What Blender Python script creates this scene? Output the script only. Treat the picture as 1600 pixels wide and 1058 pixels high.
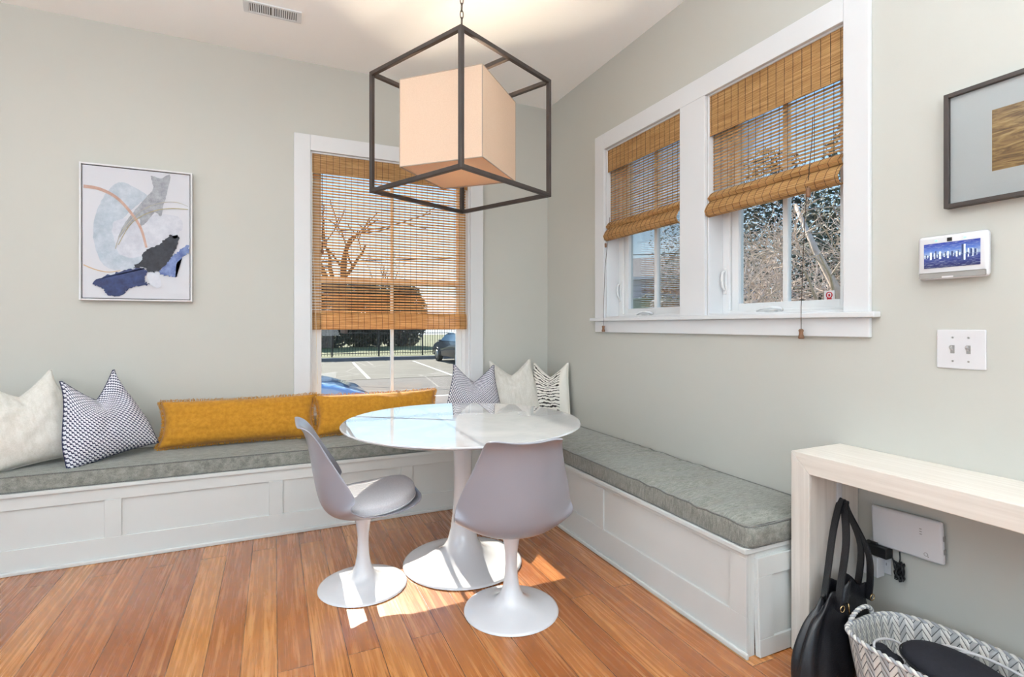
import bpy, bmesh, math, random
from mathutils import Vector, Matrix, Euler
from mathutils import noise as mnoise
random.seed(7)
sc = bpy.context.scene
for o in list(bpy.data.objects): bpy.data.objects.remove(o)
COL = sc.collection
PI = math.pi
R = math.radians

# ------------------------------------------------------------------ camera
CAM = Vector((-2.1135, -3.9044, 1.25))
cam_d = bpy.data.cameras.new('camera')
cam = bpy.data.objects.new('camera', cam_d); COL.objects.link(cam)
cam.location = CAM
cam.rotation_euler = (R(90), 0, -R(24.533))
cam_d.sensor_width = 36.0
cam_d.lens = 812.96 / 1600 * 36.0
cam_d.shift_y = (509.2 - 529.0) / 1600
cam_d.clip_start = 0.05; cam_d.clip_end = 400
sc.camera = cam

# ------------------------------------------------------------------ view, world, sun, daylight fill
vs = sc.view_settings
vs.view_transform = 'Standard'; vs.look = 'None'; vs.gamma = 1.0; vs.use_curve_mapping = False
vs.exposure = 0.22
w = bpy.data.worlds.new('sky'); sc.world = w; w.use_nodes = True
nt = w.node_tree; nt.nodes.clear()
wo = nt.nodes.new('ShaderNodeOutputWorld'); bg = nt.nodes.new('ShaderNodeBackground')
tc = nt.nodes.new('ShaderNodeTexCoord'); sx = nt.nodes.new('ShaderNodeSeparateXYZ'); sky = nt.nodes.new('ShaderNodeValToRGB')
nt.links.new(tc.outputs['Generated'], sx.inputs[0]); nt.links.new(sx.outputs[2], sky.inputs[0])
_e = sky.color_ramp.elements
_e[0].position = 0.0; _e[0].color = (0.92, 0.97, 1.0, 1); _e[1].position = 0.7; _e[1].color = (0.16, 0.36, 0.74, 1)
_k = _e.new(0.10); _k.color = (0.66, 0.86, 1.0, 1); _k = _e.new(0.30); _k.color = (0.30, 0.56, 0.90, 1)
nt.links.new(sky.outputs[0], bg.inputs[0]); nt.links.new(bg.outputs[0], wo.inputs[0])
bg.inputs[1].default_value = 1.35

def light(name, kind, loc, energy, color=(1, 1, 1), direction=None, size=None, size_y=None, angle=None):
    l = bpy.data.lights.new(name, kind); l.energy = energy; l.color = color
    if kind == 'AREA':
        if size_y: l.shape = 'RECTANGLE'; l.size = size; l.size_y = size_y
        else: l.shape = 'DISK'; l.size = size
    elif kind == 'SUN': l.angle = angle
    elif kind == 'POINT': l.shadow_soft_size = size
    o = bpy.data.objects.new(name, l); COL.objects.link(o); o.location = loc
    if direction is not None: o.rotation_euler = Vector(direction).to_track_quat('-Z', 'Y').to_euler()
    return o
light('sun', 'SUN', (3, 30, 20), 10.5, (1.0, 0.93, 0.82), (-0.012, -1.0, -0.72), angle=R(0.18))
# area lamps added outside the unseen rear openings, standing in for daylight
light('daylight_fill_rear', 'AREA', (-3.4, -8.35, 1.6), 150, (0.83, 0.93, 1.0), (0.02, 1, 2.0), 5.0, 2.5)
light('daylight_fill_side', 'AREA', (-6.85, -4.0, 1.6), 60, (0.83, 0.93, 1.0), (1, 0.05, 2.0), 4.5, 2.5)

# ------------------------------------------------------------------ material helpers
def lin(c):
    return tuple((v/255/12.92) if v/255 <= 0.04045 else ((v/255+0.055)/1.055)**2.4 for v in c) + (1.0,)
class NT:
    def __init__(s, name):
        s.m = bpy.data.materials.new(name); s.m.use_nodes = True; s.t = s.m.node_tree
        s.b = s.t.nodes['Principled BSDF']; s.out = s.t.nodes['Material Output']
    def n(s, typ, **k):
        x = s.t.nodes.new(typ)
        for a, v in k.items():
            if a == 'ins':
                for i, val in v.items():
                    if hasattr(val, 'is_linked') or isinstance(val, bpy.types.NodeSocket): s.t.links.new(val, x.inputs[i])
                    else: x.inputs[i].default_value = val
            else: setattr(x, a, v)
        return x
    def l(s, a, b): s.t.links.new(a, b)
    def math(s, op, a, b=0.0, c=0.0):
        return s.n('ShaderNodeMath', operation=op, ins={0: a, 1: b, 2: c}).outputs[0]
    def coord(s, kind='Object'): return s.n('ShaderNodeTexCoord').outputs[kind]
    def xyz(s, v):
        x = s.n('ShaderNodeSeparateXYZ', ins={0: v}); return x.outputs[0], x.outputs[1], x.outputs[2]
    def vec(s, a, b, c=0.0): return s.n('ShaderNodeCombineXYZ', ins={0: a, 1: b, 2: c}).outputs[0]
    def mapping(s, v, scale=(1, 1, 1), loc=(0, 0, 0), rot=(0, 0, 0)):
        return s.n('ShaderNodeMapping', ins={0: v, 1: loc, 2: rot, 3: scale}).outputs[0]
    def noise(s, v, scale=5, detail=3, rough=0.5, dist=0.0):
        x = s.n('ShaderNodeTexNoise'); s.l(v, x.inputs['Vector'])
        x.inputs['Scale'].default_value = scale; x.inputs['Detail'].default_value = detail
        x.inputs['Roughness'].default_value = rough; x.inputs['Distortion'].default_value = dist
        return x.outputs[0]
    def ramp(s, f, stops, interp='LINEAR'):
        x = s.n('ShaderNodeValToRGB'); s.l(f, x.inputs[0]); x.color_ramp.interpolation = interp
        e = x.color_ramp.elements
        e[0].position, e[0].color = stops[0]; e[1].position, e[1].color = stops[-1]
        for p, c in stops[1:-1]: k = e.new(p); k.color = c
        return x.outputs[0]
    def mix(s, f, a, b, mode='MIX'):
        x = s.n('ShaderNodeMix', data_type='RGBA', blend_type=mode)
        for i, v in ((0, f), (6, a), (7, b)):
            if isinstance(v, bpy.types.NodeSocket): s.l(v, x.inputs[i])
            else: x.inputs[i].default_value = v
        return x.outputs[2]
    def bump(s, h, strength=0.2, dist=0.01):
        x = s.n('ShaderNodeBump'); x.inputs['Strength'].default_value = strength; x.inputs['Distance'].default_value = dist
        s.l(h, x.inputs['Height']); s.l(x.outputs[0], s.b.inputs['Normal'])
    def set(s, **k):
        names = dict(color='Base Color', rough='Roughness', metal='Metallic', spec='Specular IOR Level', sheen='Sheen Weight',
                     coat='Coat Weight', coatr='Coat Roughness', trans='Transmission Weight', emit='Emission Color', es='Emission Strength')
        for a, v in k.items():
            i = s.b.inputs[names[a]]
            if isinstance(v, bpy.types.NodeSocket): s.l(v, i)
            else: i.default_value = v
        return s

def simple(name, rgb, rough=0.5, var=0.05, scale=6.0, bump=0.0, bscale=80, **k):
    n = NT(name); c = lin(rgb); co = n.coord()
    f = n.noise(co, scale, 3)
    col = n.ramp(f, [(0.3, tuple(v*(1-var) for v in c[:3])+(1,)), (0.7, tuple(min(1, v*(1+var)) for v in c[:3])+(1,))])
    n.set(color=col, rough=rough, **k)
    if bump: n.bump(n.noise(co, bscale, 2), bump, 0.002)
    return n.m

M = {}
M['wall'] = simple('wall_paint', (192, 191, 183), 0.6, 0.012, 1.2, 0.05, 220)
M['ceil'] = simple('ceiling_paint', (252, 252, 250), 0.7, 0.01, 1.0, 0.05, 200)
M['trim'] = simple('trim_paint', (218, 219, 220), 0.35, 0.012, 3.0)
M['bench'] = simple('bench_paint', (210, 212, 209), 0.4, 0.015, 3.0)
M['vinyl'] = simple('window_vinyl', (226, 227, 227), 0.3, 0.01, 4.0)
M['gloss'] = simple('white_lacquer', (222, 222, 225), 0.16, 0.01, 3.0, coat=0.5, coatr=0.05)
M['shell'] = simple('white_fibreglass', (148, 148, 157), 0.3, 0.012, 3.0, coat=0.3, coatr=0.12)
M['dark'] = simple('oiled_bronze', (70, 62, 58), 0.5, 0.15, 12, metal=0.3)
M['black'] = simple('black_plastic', (20, 20, 22), 0.45, 0.1, 20)
M['blackfab'] = simple('black_mesh_fabric', (26, 26, 34), 0.9, 0.15, 60, 0.4, 500)
M['bronze'] = simple('antique_tassel', (120, 84, 58), 0.5, 0.2, 60)
M['cord'] = simple('brown_cord', (70, 56, 44), 0.8, 0.1, 60)
M['cordw'] = simple('cream_cord', (225, 214, 190), 0.8, 0.05, 60)
M['silver'] = simple('brushed_metal', (190, 190, 190), 0.3, 0.05, 40, metal=1.0)
M['chrome'] = simple('gold_metal', (212, 180, 130), 0.25, 0.05, 40, metal=1.0)
M['whitepl'] = simple('white_plastic', (216, 215, 217), 0.35, 0.01, 8)
M['greypl'] = simple('grey_plastic', (150, 148, 144), 0.4, 0.03, 8)
M['shadow_slot'] = simple('dark_slot', (96, 92, 88), 0.8, 0.05, 8)

def floor_mat():
    n = NT('bamboo_plank_floor'); co = n.coord(); x, y, z = n.xyz(co)
    v = n.vec(y, n.math('ADD', x, 0.030), 0.0)
    br = n.n('ShaderNodeTexBrick'); n.l(v, br.inputs['Vector'])
    br.offset = 0.37; br.offset_frequency = 2; br.squash = 1.0
    br.inputs['Scale'].default_value = 1.0; br.inputs['Brick Width'].default_value = 1.85; br.inputs['Row Height'].default_value = 0.122
    br.inputs['Mortar Size'].default_value = 0.0012; br.inputs['Mortar Smooth'].default_value = 0.0; br.inputs['Bias'].default_value = 0.0
    br.inputs['Color1'].default_value = (0, 0, 0, 1); br.inputs['Color2'].default_value = (1, 1, 1, 1); br.inputs['Mortar'].default_value = (0.5, 0.5, 0.5, 1)
    tone = br.outputs['Color']; gap = br.outputs['Fac']
    tf = n.n('ShaderNodeSeparateColor', ins={0: tone}).outputs[0]
    off = n.math('MULTIPLY', tf, 37.0)
    g1 = n.noise(n.vec(n.math('MULTIPLY', x, 70.0), n.math('ADD', n.math('MULTIPLY', y, 2.2), off), off), 1.0, 5, 0.62, 0.4)
    g2 = n.noise(n.vec(n.math('MULTIPLY', x, 230.0), n.math('ADD', n.math('MULTIPLY', y, 14.0), off), off), 1.0, 3, 0.6)
    base = n.ramp(tf, [(0.0, lin((156, 88, 42))), (0.5, lin((180, 110, 54))), (1.0, lin((200, 134, 70)))])
    c = n.mix(n.ramp(g1, [(0.34, (0.62, 0.62, 0.62, 1)), (0.62, (0, 0, 0, 1))]), base, lin((138, 80, 40)))
    c = n.mix(n.ramp(g1, [(0.56, (0, 0, 0, 1)), (0.78, (0.75, 0.75, 0.75, 1))]), c, lin((224, 176, 118)))
    c = n.mix(n.ramp(g2, [(0.28, (0.7, 0.7, 0.7, 1)), (0.42, (0, 0, 0, 1))]), c, lin((134, 82, 44)))
    c = n.mix(gap, c, lin((80, 50, 30)))
    n.set(color=c, rough=n.math('ADD', 0.2, n.math('MULTIPLY', g1, 0.14)), coat=0.6, coatr=0.14)
    h = n.math('SUBTRACT', n.math('MULTIPLY', g2, 0.25), gap)
    n.bump(h, 0.15, 0.002)
    return n.m
M['floor'] = floor_mat()

def fabric(name, rgb, rgb2, weave=420, rough=0.9, sheen=0.2, streak=None, bump=0.3):
    n = NT(name); co = n.coord(); x, y, z = n.xyz(co)
    a = n.noise(co, weave, 2, 0.6)
    if streak:
        s1 = n.noise(n.vec(n.math('MULTIPLY', x, streak[0]), n.math('MULTIPLY', y, streak[1]), n.math('MULTIPLY', z, streak[2])), 1.0, 4, 0.65)
        a = n.math('ADD', n.math('MULTIPLY', a, 0.4), n.math('MULTIPLY', s1, 0.6))
    c = n.ramp(a, [(0.36, lin(rgb)), (0.64, lin(rgb2))])
    n.set(color=c, rough=rough, sheen=sheen); n.bump(a, bump, 0.003)
    return n.m
M['grey_lr'] = fabric('grey_linen_long', (100, 101, 95), (152, 152, 143), 260, streak=(30, 150, 30))
M['pip'] = fabric('grey_piping', (86, 86, 82), (120, 120, 116), 300)
M['cream'] = fabric('cream_linen', (210, 206, 195), (228, 225, 217), 160, streak=(60, 60, 14))
M['yellow'] = fabric('mustard_velvet', (172, 116, 16), (190, 132, 28), 40, sheen=0.15)
M['fringe'] = fabric('mustard_fringe', (180, 122, 20), (222, 164, 50), 200)
M['pad'] = fabric('chair_pad_fabric', (196, 193, 197), (214, 211, 213), 300, bump=0.1)
M['leather'] = simple('black_leather', (24, 24, 28), 0.34, 0.2, 60, 0.5, 200)

def uvpattern(kind, name):
    n = NT(name); x, y, z = n.xyz(n.coord('UV'))
    if kind == 'maze':      # stepped navy meander on white
        sx = n.math('MULTIPLY', x, 19.0)
        fr = n.math('FRACT', sx)
        st = n.math('GREATER_THAN', fr, 0.5)
        yy = n.math('ADD', n.math('MULTIPLY', y, 20.0), n.math('MULTIPLY', st, 0.5))
        yy = n.math('ADD', yy, n.math('MULTIPLY', sx, 0.34))
        f = n.math('FRACT', yy)
        ln = n.math('LESS_THAN', f, 0.34)
        edge = n.math('LESS_THAN', n.math('ABSOLUTE', n.math('SUBTRACT', n.math('FRACT', n.math('MULTIPLY', sx, 2.0)), 0.0)), 0.30)
        seg = n.math('MULTIPLY', edge, n.math('LESS_THAN', f, 0.62))
        k = n.math('MAXIMUM', ln, seg)
        c = n.mix(k, lin((232, 232, 238)), lin((44, 48, 80)))
        n.set(color=c, rough=0.9); n.bump(k, 0.25, 0.002)
    elif kind == 'stripe':  # ragged black strokes across cream
        no = n.noise(n.vec(n.math('MULTIPLY', x, 6.0), n.math('MULTIPLY', y, 9.0), 0.0), 1.0, 4, 0.6)
        yy = n.math('ADD', n.math('MULTIPLY', y, 17.0), n.math('MULTIPLY', no, 1.9))
        f = n.math('FRACT', yy)
        wob = n.noise(n.vec(n.math('MULTIPLY', x, 9.0), n.math('MULTIPLY', n.math('FLOOR', yy), 3.7), 0.0), 1.0, 4, 0.7)
        th = n.math('MULTIPLY_ADD', wob, 1.1, -0.24)
        k = n.math('LESS_THAN', f, th)
        side = n.math('LESS_THAN', x, 0.80)
        k = n.math('MULTIPLY', k, side)
        c = n.mix(k, lin((232, 228, 218)), lin((46, 40, 38)))
        n.set(color=c, rough=0.9)
    elif kind == 'herring':
        col = n.math('MULTIPLY', x, 1.0)
        zz = n.math('ABSOLUTE', n.math('SUBTRACT', n.math('FRACT', col), 0.5))
        v = n.math('ADD', n.math('MULTIPLY', y, 1.0), n.math('MULTIPLY', zz, 3.0))
        f = n.math('FRACT', v)
        line = n.math('LESS_THAN', f, 0.16)
        tone = n.math('FRACT', n.math('MULTIPLY', n.math('FLOOR', v), 0.5))
        tone2 = n.math('GREATER_THAN', n.math('FRACT', col), 0.5)
        t = n.math('MULTIPLY_ADD', tone2, 0.55, n.math('MULTIPLY', tone, 0.3))
        c = n.mix(t, lin((232, 230, 224)), lin((142, 146, 152)))
        c = n.mix(line, c, lin((84, 86, 88)))
        n.set(color=c, rough=0.55)
        n.bump(n.math('SINE', n.math('MULTIPLY', f, PI)), 0.6, 0.004)
    return n.m
M['maze'] = uvpattern('maze', 'navy_meander_cloth')
M['stripe'] = uvpattern('stripe', 'black_stroke_cloth')
M['herring'] = uvpattern('herring', 'herringbone_weave')

def bamboo_mat(name, dark=1.0):
    n = NT(name); x, y, z = n.xyz(n.coord())
    a = n.noise(n.vec(n.math('MULTIPLY', x, 5.0), 0.0, n.math('MULTIPLY', z, 210.0)), 1.0, 4, 0.7)
    c = n.ramp(a, [(0.28, lin((128, 88, 48))), (0.42, lin((186, 138, 82))), (0.55, lin((216, 172, 112))), (0.72, lin((238, 206, 152)))])
    n.set(color=c, rough=0.5)
    tr = n.n('ShaderNodeBsdfTranslucent'); n.l(c, tr.inputs[0])
    mx = n.n('ShaderNodeMixShader'); mx.inputs[0].default_value = 0.42
    n.l(n.b.outputs[0], mx.inputs[1]); n.l(tr.outputs[0], mx.inputs[2]); n.l(mx.outputs[0], n.out.inputs[0])
    return n.m
M['bamboo'] = bamboo_mat('woven_bamboo')
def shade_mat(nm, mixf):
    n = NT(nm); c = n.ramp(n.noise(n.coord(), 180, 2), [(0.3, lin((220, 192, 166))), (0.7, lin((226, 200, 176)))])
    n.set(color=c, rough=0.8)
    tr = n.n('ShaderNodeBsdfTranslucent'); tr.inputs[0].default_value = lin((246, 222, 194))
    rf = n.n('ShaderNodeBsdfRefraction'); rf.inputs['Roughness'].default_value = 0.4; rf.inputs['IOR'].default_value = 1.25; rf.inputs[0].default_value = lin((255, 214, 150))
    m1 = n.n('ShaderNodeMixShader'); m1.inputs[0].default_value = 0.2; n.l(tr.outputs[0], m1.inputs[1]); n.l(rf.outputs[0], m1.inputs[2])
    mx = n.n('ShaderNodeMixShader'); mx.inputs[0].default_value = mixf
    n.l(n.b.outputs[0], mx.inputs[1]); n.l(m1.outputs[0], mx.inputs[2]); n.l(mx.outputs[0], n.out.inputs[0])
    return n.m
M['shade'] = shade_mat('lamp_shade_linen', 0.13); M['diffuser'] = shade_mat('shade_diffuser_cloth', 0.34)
M['shade_seam'] = simple('shade_seam_tape', (170, 150, 132), 0.8, 0.03, 60)
def glass_mat():
    n = NT('window_glass')
    g = n.n('ShaderNodeBsdfGlossy'); g.inputs['Roughness'].default_value = 0.01
    t = n.n('ShaderNodeBsdfTransparent'); t.inputs[0].default_value = (0.95, 0.965, 0.96, 1)
    fr = n.n('ShaderNodeFresnel'); fr.inputs[0].default_value = 1.45
    f = n.math('MULTIPLY', fr.outputs[0], 0.7)
    mx = n.n('ShaderNodeMixShader'); n.l(f, mx.inputs[0]); n.l(t.outputs[0], mx.inputs[1]); n.l(g.outputs[0], mx.inputs[2])
    n.l(mx.outputs[0], n.out.inputs[0]); return n.m
M['glass'] = glass_mat()
def wood_mat(name, c1, c2, axis):
    n = NT(name); x, y, z = n.xyz(n.coord()); s = [60.0, 60.0, 60.0]; s[axis] = 2.0
    a = n.noise(n.vec(n.math('MULTIPLY', x, s[0]), n.math('MULTIPLY', y, s[1]), n.math('MULTIPLY', z, s[2])), 1.0, 5, 0.65, 0.3)
    n.set(color=n.ramp(a, [(0.3, lin(c1)), (0.65, lin(c2))]), rough=0.55); n.bump(a, 0.2, 0.003)
    return n.m
M['ww_top'] = wood_mat('whitewashed_wood_long', (216, 207, 195), (230, 223, 213), 1)
M['ww_leg'] = wood_mat('whitewashed_wood_upright', (206, 198, 188), (224, 217, 208), 2)
def emit_mat(name, rgb, s):
    n = NT(name); n.set(color=lin(rgb), emit=lin(rgb), es=s); return n.m
M['bulb'] = emit_mat('warm_bulb', (255, 214, 150), 14.0)
M['led'] = emit_mat('green_led', (120, 240, 160), 1.2)

# ------------------------------------------------------------------ object helpers
def tag(o, label=None, cat=None, group=None, kind=None):
    if label: o['label'] = label
    if cat: o['category'] = cat
    if group: o['group'] = group
    if kind: o['kind'] = kind
    return o
def empty(name, loc=(0, 0, 0), rz=0, label=None, cat=None, group=None, kind=None, rot=None):
    o = bpy.data.objects.new(name, None); COL.objects.link(o); o.location = loc
    o.rotation_euler = rot if rot else (0, 0, rz); o.empty_display_size = 0.1
    return tag(o, label, cat, group, kind)
class MB:
    """collects shapes, then links them as one mesh object"""
    def __init__(s): s.bm = bmesh.new()
    def box(s, x0, x1, y0, y1, z0, z1, bev=0.0, seg=2, mat=None):
        xs = sorted((x0, x1)); ys = sorted((y0, y1)); zs = sorted((z0, z1))
        T = Matrix.Translation(((xs[0]+xs[1])/2, (ys[0]+ys[1])/2, (zs[0]+zs[1])/2)) @ Matrix.Diagonal((xs[1]-xs[0], ys[1]-ys[0], zs[1]-zs[0], 1))
        r = bmesh.ops.create_cube(s.bm, size=1.0, matrix=(mat @ T) if mat else T)
        if bev > 0:
            ed = list({e for v in r['verts'] for e in v.link_edges})
            bmesh.ops.bevel(s.bm, geom=ed, offset=bev, segments=seg, affect='EDGES', profile=0.5)
        return s
    def bar(s, a, b, wdt, t, up=(0, 0, 1), bev=0.0):
        a = Vector(a); b = Vector(b); d = b-a; z = d.normalized(); u = Vector(up)
        x = z.cross(u); x = x.normalized() if x.length > 1e-4 else Vector((1, 0, 0)); y = z.cross(x)
        m = Matrix((x, y, z)).transposed().to_4x4(); m.translation = (a+b)/2
        L = d.length/2
        return s.box(-wdt/2, wdt/2, -t/2, t/2, -L, L, bev, 2, m)
    def tube(s, pts, rad, seg=8, cap=True, closed=False):
        pts = [Vector(p) for p in pts]; n = len(pts)
        rr = rad if isinstance(rad, (list, tuple)) else [rad]*n
        rings = []; prev = None
        for i, p in enumerate(pts):
            if closed: t = pts[(i+1) % n]-pts[i-1]
            elif i == 0: t = pts[1]-p
            elif i == n-1: t = p-pts[i-1]
            else: t = pts[i+1]-pts[i-1]
            t = t.normalized() if t.length > 1e-9 else Vector((0, 0, 1))
            if prev is None:
                a = Vector((0, 0, 1)) if abs(t.z) < 0.9 else Vector((1, 0, 0)); u = t.cross(a).normalized()
            else:
                u = prev - t*prev.dot(t)
                u = u.normalized() if u.length > 1e-6 else t.orthogonal().normalized()
            prev = u; v = t.cross(u)
            rings.append([s.bm.verts.new(p+(u*math.cos(2*PI*k/seg)+v*math.sin(2*PI*k/seg))*rr[i]) for k in range(seg)])
        m = n if closed else n-1
        for i in range(m):
            A, B = rings[i], rings[(i+1) % n]
            for k in range(seg): s.bm.faces.new((A[k], A[(k+1) % seg], B[(k+1) % seg], B[k]))
        if cap and not closed:
            s.bm.faces.new(list(reversed(rings[0]))); s.bm.faces.new(rings[-1])
        return s
    def lathe(s, prof, seg=48, c=(0, 0, 0), capb=True, capt=True):
        rings = []
        for r, z in prof: rings.append([s.bm.verts.new((c[0]+r*math.cos(2*PI*k/seg), c[1]+r*math.sin(2*PI*k/seg), c[2]+z)) for k in range(seg)])
        for A, B in zip(rings, rings[1:]):
            for k in range(seg): s.bm.faces.new((A[k], A[(k+1) % seg], B[(k+1) % seg], B[k]))
        if capb: s.bm.faces.new(list(reversed(rings[0])))
        if capt: s.bm.faces.new(rings[-1])
        return s
    def prism(s, poly, d, origin, U, V, N):
        """poly [(u,v)] extruded by d along N"""
        O = Vector(origin); U = Vector(U); V = Vector(V); N = Vector(N)
        a = [s.bm.verts.new(O+U*p[0]+V*p[1]) for p in poly]; b = [s.bm.verts.new(O+U*p[0]+V*p[1]+N*d) for p in poly]
        s.bm.faces.new(a); s.bm.faces.new(list(reversed(b))); n = len(a)
        for i in range(n): s.bm.faces.new((a[i], b[i], b[(i+1) % n], a[(i+1) % n]))
        return s
    def quad(s, *p): s.bm.faces.new([s.bm.verts.new(q) for q in p]); return s
    def grid(s, fn, nu, nv, wu=False, wv=False, uv=None):
        g = [[s.bm.verts.new(fn(i/(nu if wu else nu-1), j/(nv if wv else nv-1))) for j in range(nv)] for i in range(nu)]
        lay = s.bm.loops.layers.uv.verify() if uv else None
        for i in range(nu if wu else nu-1):
            for j in range(nv if wv else nv-1):
                f = s.bm.faces.new((g[i][j], g[(i+1) % nu][j], g[(i+1) % nu][(j+1) % nv], g[i][(j+1) % nv]))
                if uv:
                    cs = ((i, j), (i+1, j), (i+1, j+1), (i, j+1))
                    for lp, (a, b) in zip(f.loops, cs): lp[lay].uv = uv(a/(nu if wu else nu-1), b/(nv if wv else nv-1))
        return g
    def ico(s, c, r, sub=2, sc=(1, 1, 1)):
        bmesh.ops.create_icosphere(s.bm, subdivisions=sub, radius=r, matrix=Matrix.Translation(c) @ Matrix.Diagonal((*sc, 1))); return s
    def build(s, name, mat, parent=None, smooth=False, recalc=True, sub=0, solid=0.0, bev=0.0, off=-1.0, mats=None):
        if recalc: bmesh.ops.recalc_face_normals(s.bm, faces=s.bm.faces)
        me = bpy.data.meshes.new(name); s.bm.to_mesh(me); s.bm.free()
        if mat: me.materials.append(mat)
        if smooth:
            for p in me.polygons: p.use_smooth = True
        o = bpy.data.objects.new(name, me); COL.objects.link(o)
        if parent: o.parent = parent
        if solid: m = o.modifiers.new('Solid', 'SOLIDIFY'); m.thickness = solid; m.offset = off
        if sub: m = o.modifiers.new('Sub', 'SUBSURF'); m.levels = sub; m.render_levels = sub
        if bev: m = o.modifiers.new('Bev', 'BEVEL'); m.width = bev; m.segments = 2; m.limit_method = 'ANGLE'
        if smooth and not sub:
            try: me.shade_auto_smooth = True
            except Exception: pass
        return o
def shade_angle(o, deg=35):
    me = o.data
    bm = bmesh.new(); bm.from_mesh(me)
    for e in bm.edges:
        if len(e.link_faces) == 2: e.smooth = e.calc_face_angle(0) < R(deg)
    bm.to_mesh(me); bm.free()
    for p in me.polygons: p.use_smooth = True
    return o
def copy_tree(o, parent=None):
    c = o.copy(); COL.objects.link(c); c.parent = parent
    for ch in o.children: copy_tree(ch, c)
    return c
def struct(o): o['kind'] = 'structure'; return o
def setorigin(o, loc):
    """move a parentless mesh's origin to loc without moving its shape"""
    loc = Vector(loc); o.data.transform(Matrix.Translation(-loc)); o.location = loc; return o
def smooth01(t): t = max(0, min(1, t)); return t*t*(3-2*t)

# ------------------------------------------------------------------ room shell
CZ = 3.0925; XL = -6.5; YF = -8.0; WT = 0.16
def wall_with_holes(name, along, lo, hi, holes, inner, outer, mat):
    """along 'x' or 'y'; holes (a0,a1,z0,z1)"""
    b = MB(); cur = lo
    def bx(a0, a1, z0, z1):
        if a1-a0 < 1e-4 or z1-z0 < 1e-4: return
        if along == 'x': b.box(a0, a1, inner, outer, z0, z1)
        else: b.box(inner, outer, a0, a1, z0, z1)
    for a0, a1, z0, z1 in sorted(holes):
        bx(cur, a0, 0, CZ); bx(a0, a1, 0, z0); bx(a0, a1, z1, CZ); cur = a1
    bx(cur, hi, 0, CZ)
    return struct(b.build(name, mat))
BW = (-1.885, -0.70, 0.60, 2.476)          # window in the back wall
RW1 = (-1.61, -0.862, 1.305, 2.482)       # right wall (y ranges)
RW2 = (-2.544, -1.80, 1.305, 2.486)
wall_with_holes('wall_back', 'x', XL-WT, WT, [BW], 0.0, WT, M['wall'])
wall_with_holes('wall_right', 'y', YF, 0.0, [RW1, RW2], 0.0, WT, M['wall'])
wall_with_holes('wall_front', 'x', XL-WT, WT, [(-5.9, -0.9, 0.35, 2.85)], YF, YF-WT, M['wall'])
wall_with_holes('wall_left', 'y', YF, 0.0, [(-6.25, -1.75, 0.35, 2.85)], XL, XL-WT, M['wall'])
struct(MB().box(XL-WT, WT, YF-WT, WT, -0.15, 0.0).build('floor', M['floor']))
struct(MB().box(XL-WT, WT, YF-WT, WT, CZ, CZ+0.15).build('ceiling', M['ceil']))

# ------------------------------------------------------------------ windows (local frame: x along the wall, -y into the room)
def ring(b, x0, x1, z0, z1, t, y0, y1, tb=None, bev=0.002):
    tb = tb or t
    b.box(x0, x0+t, y0, y1, z0, z1, bev); b.box(x1-t, x1, y0, y1, z0, z1, bev)
    b.box(x0+t, x1-t, y0, y1, z1-t, z1, bev); b.box(x0+t, x1-t, y0, y1, z0, z0+tb, bev)
def back_window():
    t = struct(empty('window_1', (BW[0], 0, 0)))
    W = BW[1]-BW[0]; z0, z1 = BW[2], BW[3]; cw = 0.107
    c = MB(); c.box(-cw, 0, -0.02, 0, 0.50, z1+0.11, 0.003); c.box(W, W+cw, -0.02, 0, 0.50, z1+0.11, 0.003)
    c.box(0, W, -0.02, 0, z1, z1+0.11, 0.003)
    c.build('casing', M['trim'], t)
    j = MB(); ring(j, 0.0, W, z0, z1, 0.012, 0.0, 0.10); j.build('jamb', M['trim'], t)
    MB().box(-0.0, W, -0.035, 0.09, z0+0.0, z0+0.025, 0.004).build('stool', M['trim'], t)
    fz0, fz1 = z0+0.025, z1-0.012
    f = MB(); ring(f, 0.012, W-0.012, fz0, fz1, 0.028, 0.075, 0.135); f.build('frame', M['vinyl'], t)
    s = MB(); ring(s, 0.040, W-0.040, fz0+0.02, fz1-0.02, 0.040, 0.09, 0.125, 0.05)
    s.box(0.08, W-0.08, 0.09, 0.125, 1.56, 1.61, 0.002)
    s.build('sash', M['vinyl'], t)
    MB().box(W/2-0.011-0.002, W/2+0.011-0.002, 0.094, 0.122, fz0+0.07, fz1-0.06, 0.002).build('muntin', M['vinyl'], t)
    MB().box(0.075, W-0.075, 0.106, 0.110, fz0+0.06, fz1-0.05).build('glass', M['glass'], t)
back_window()
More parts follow.
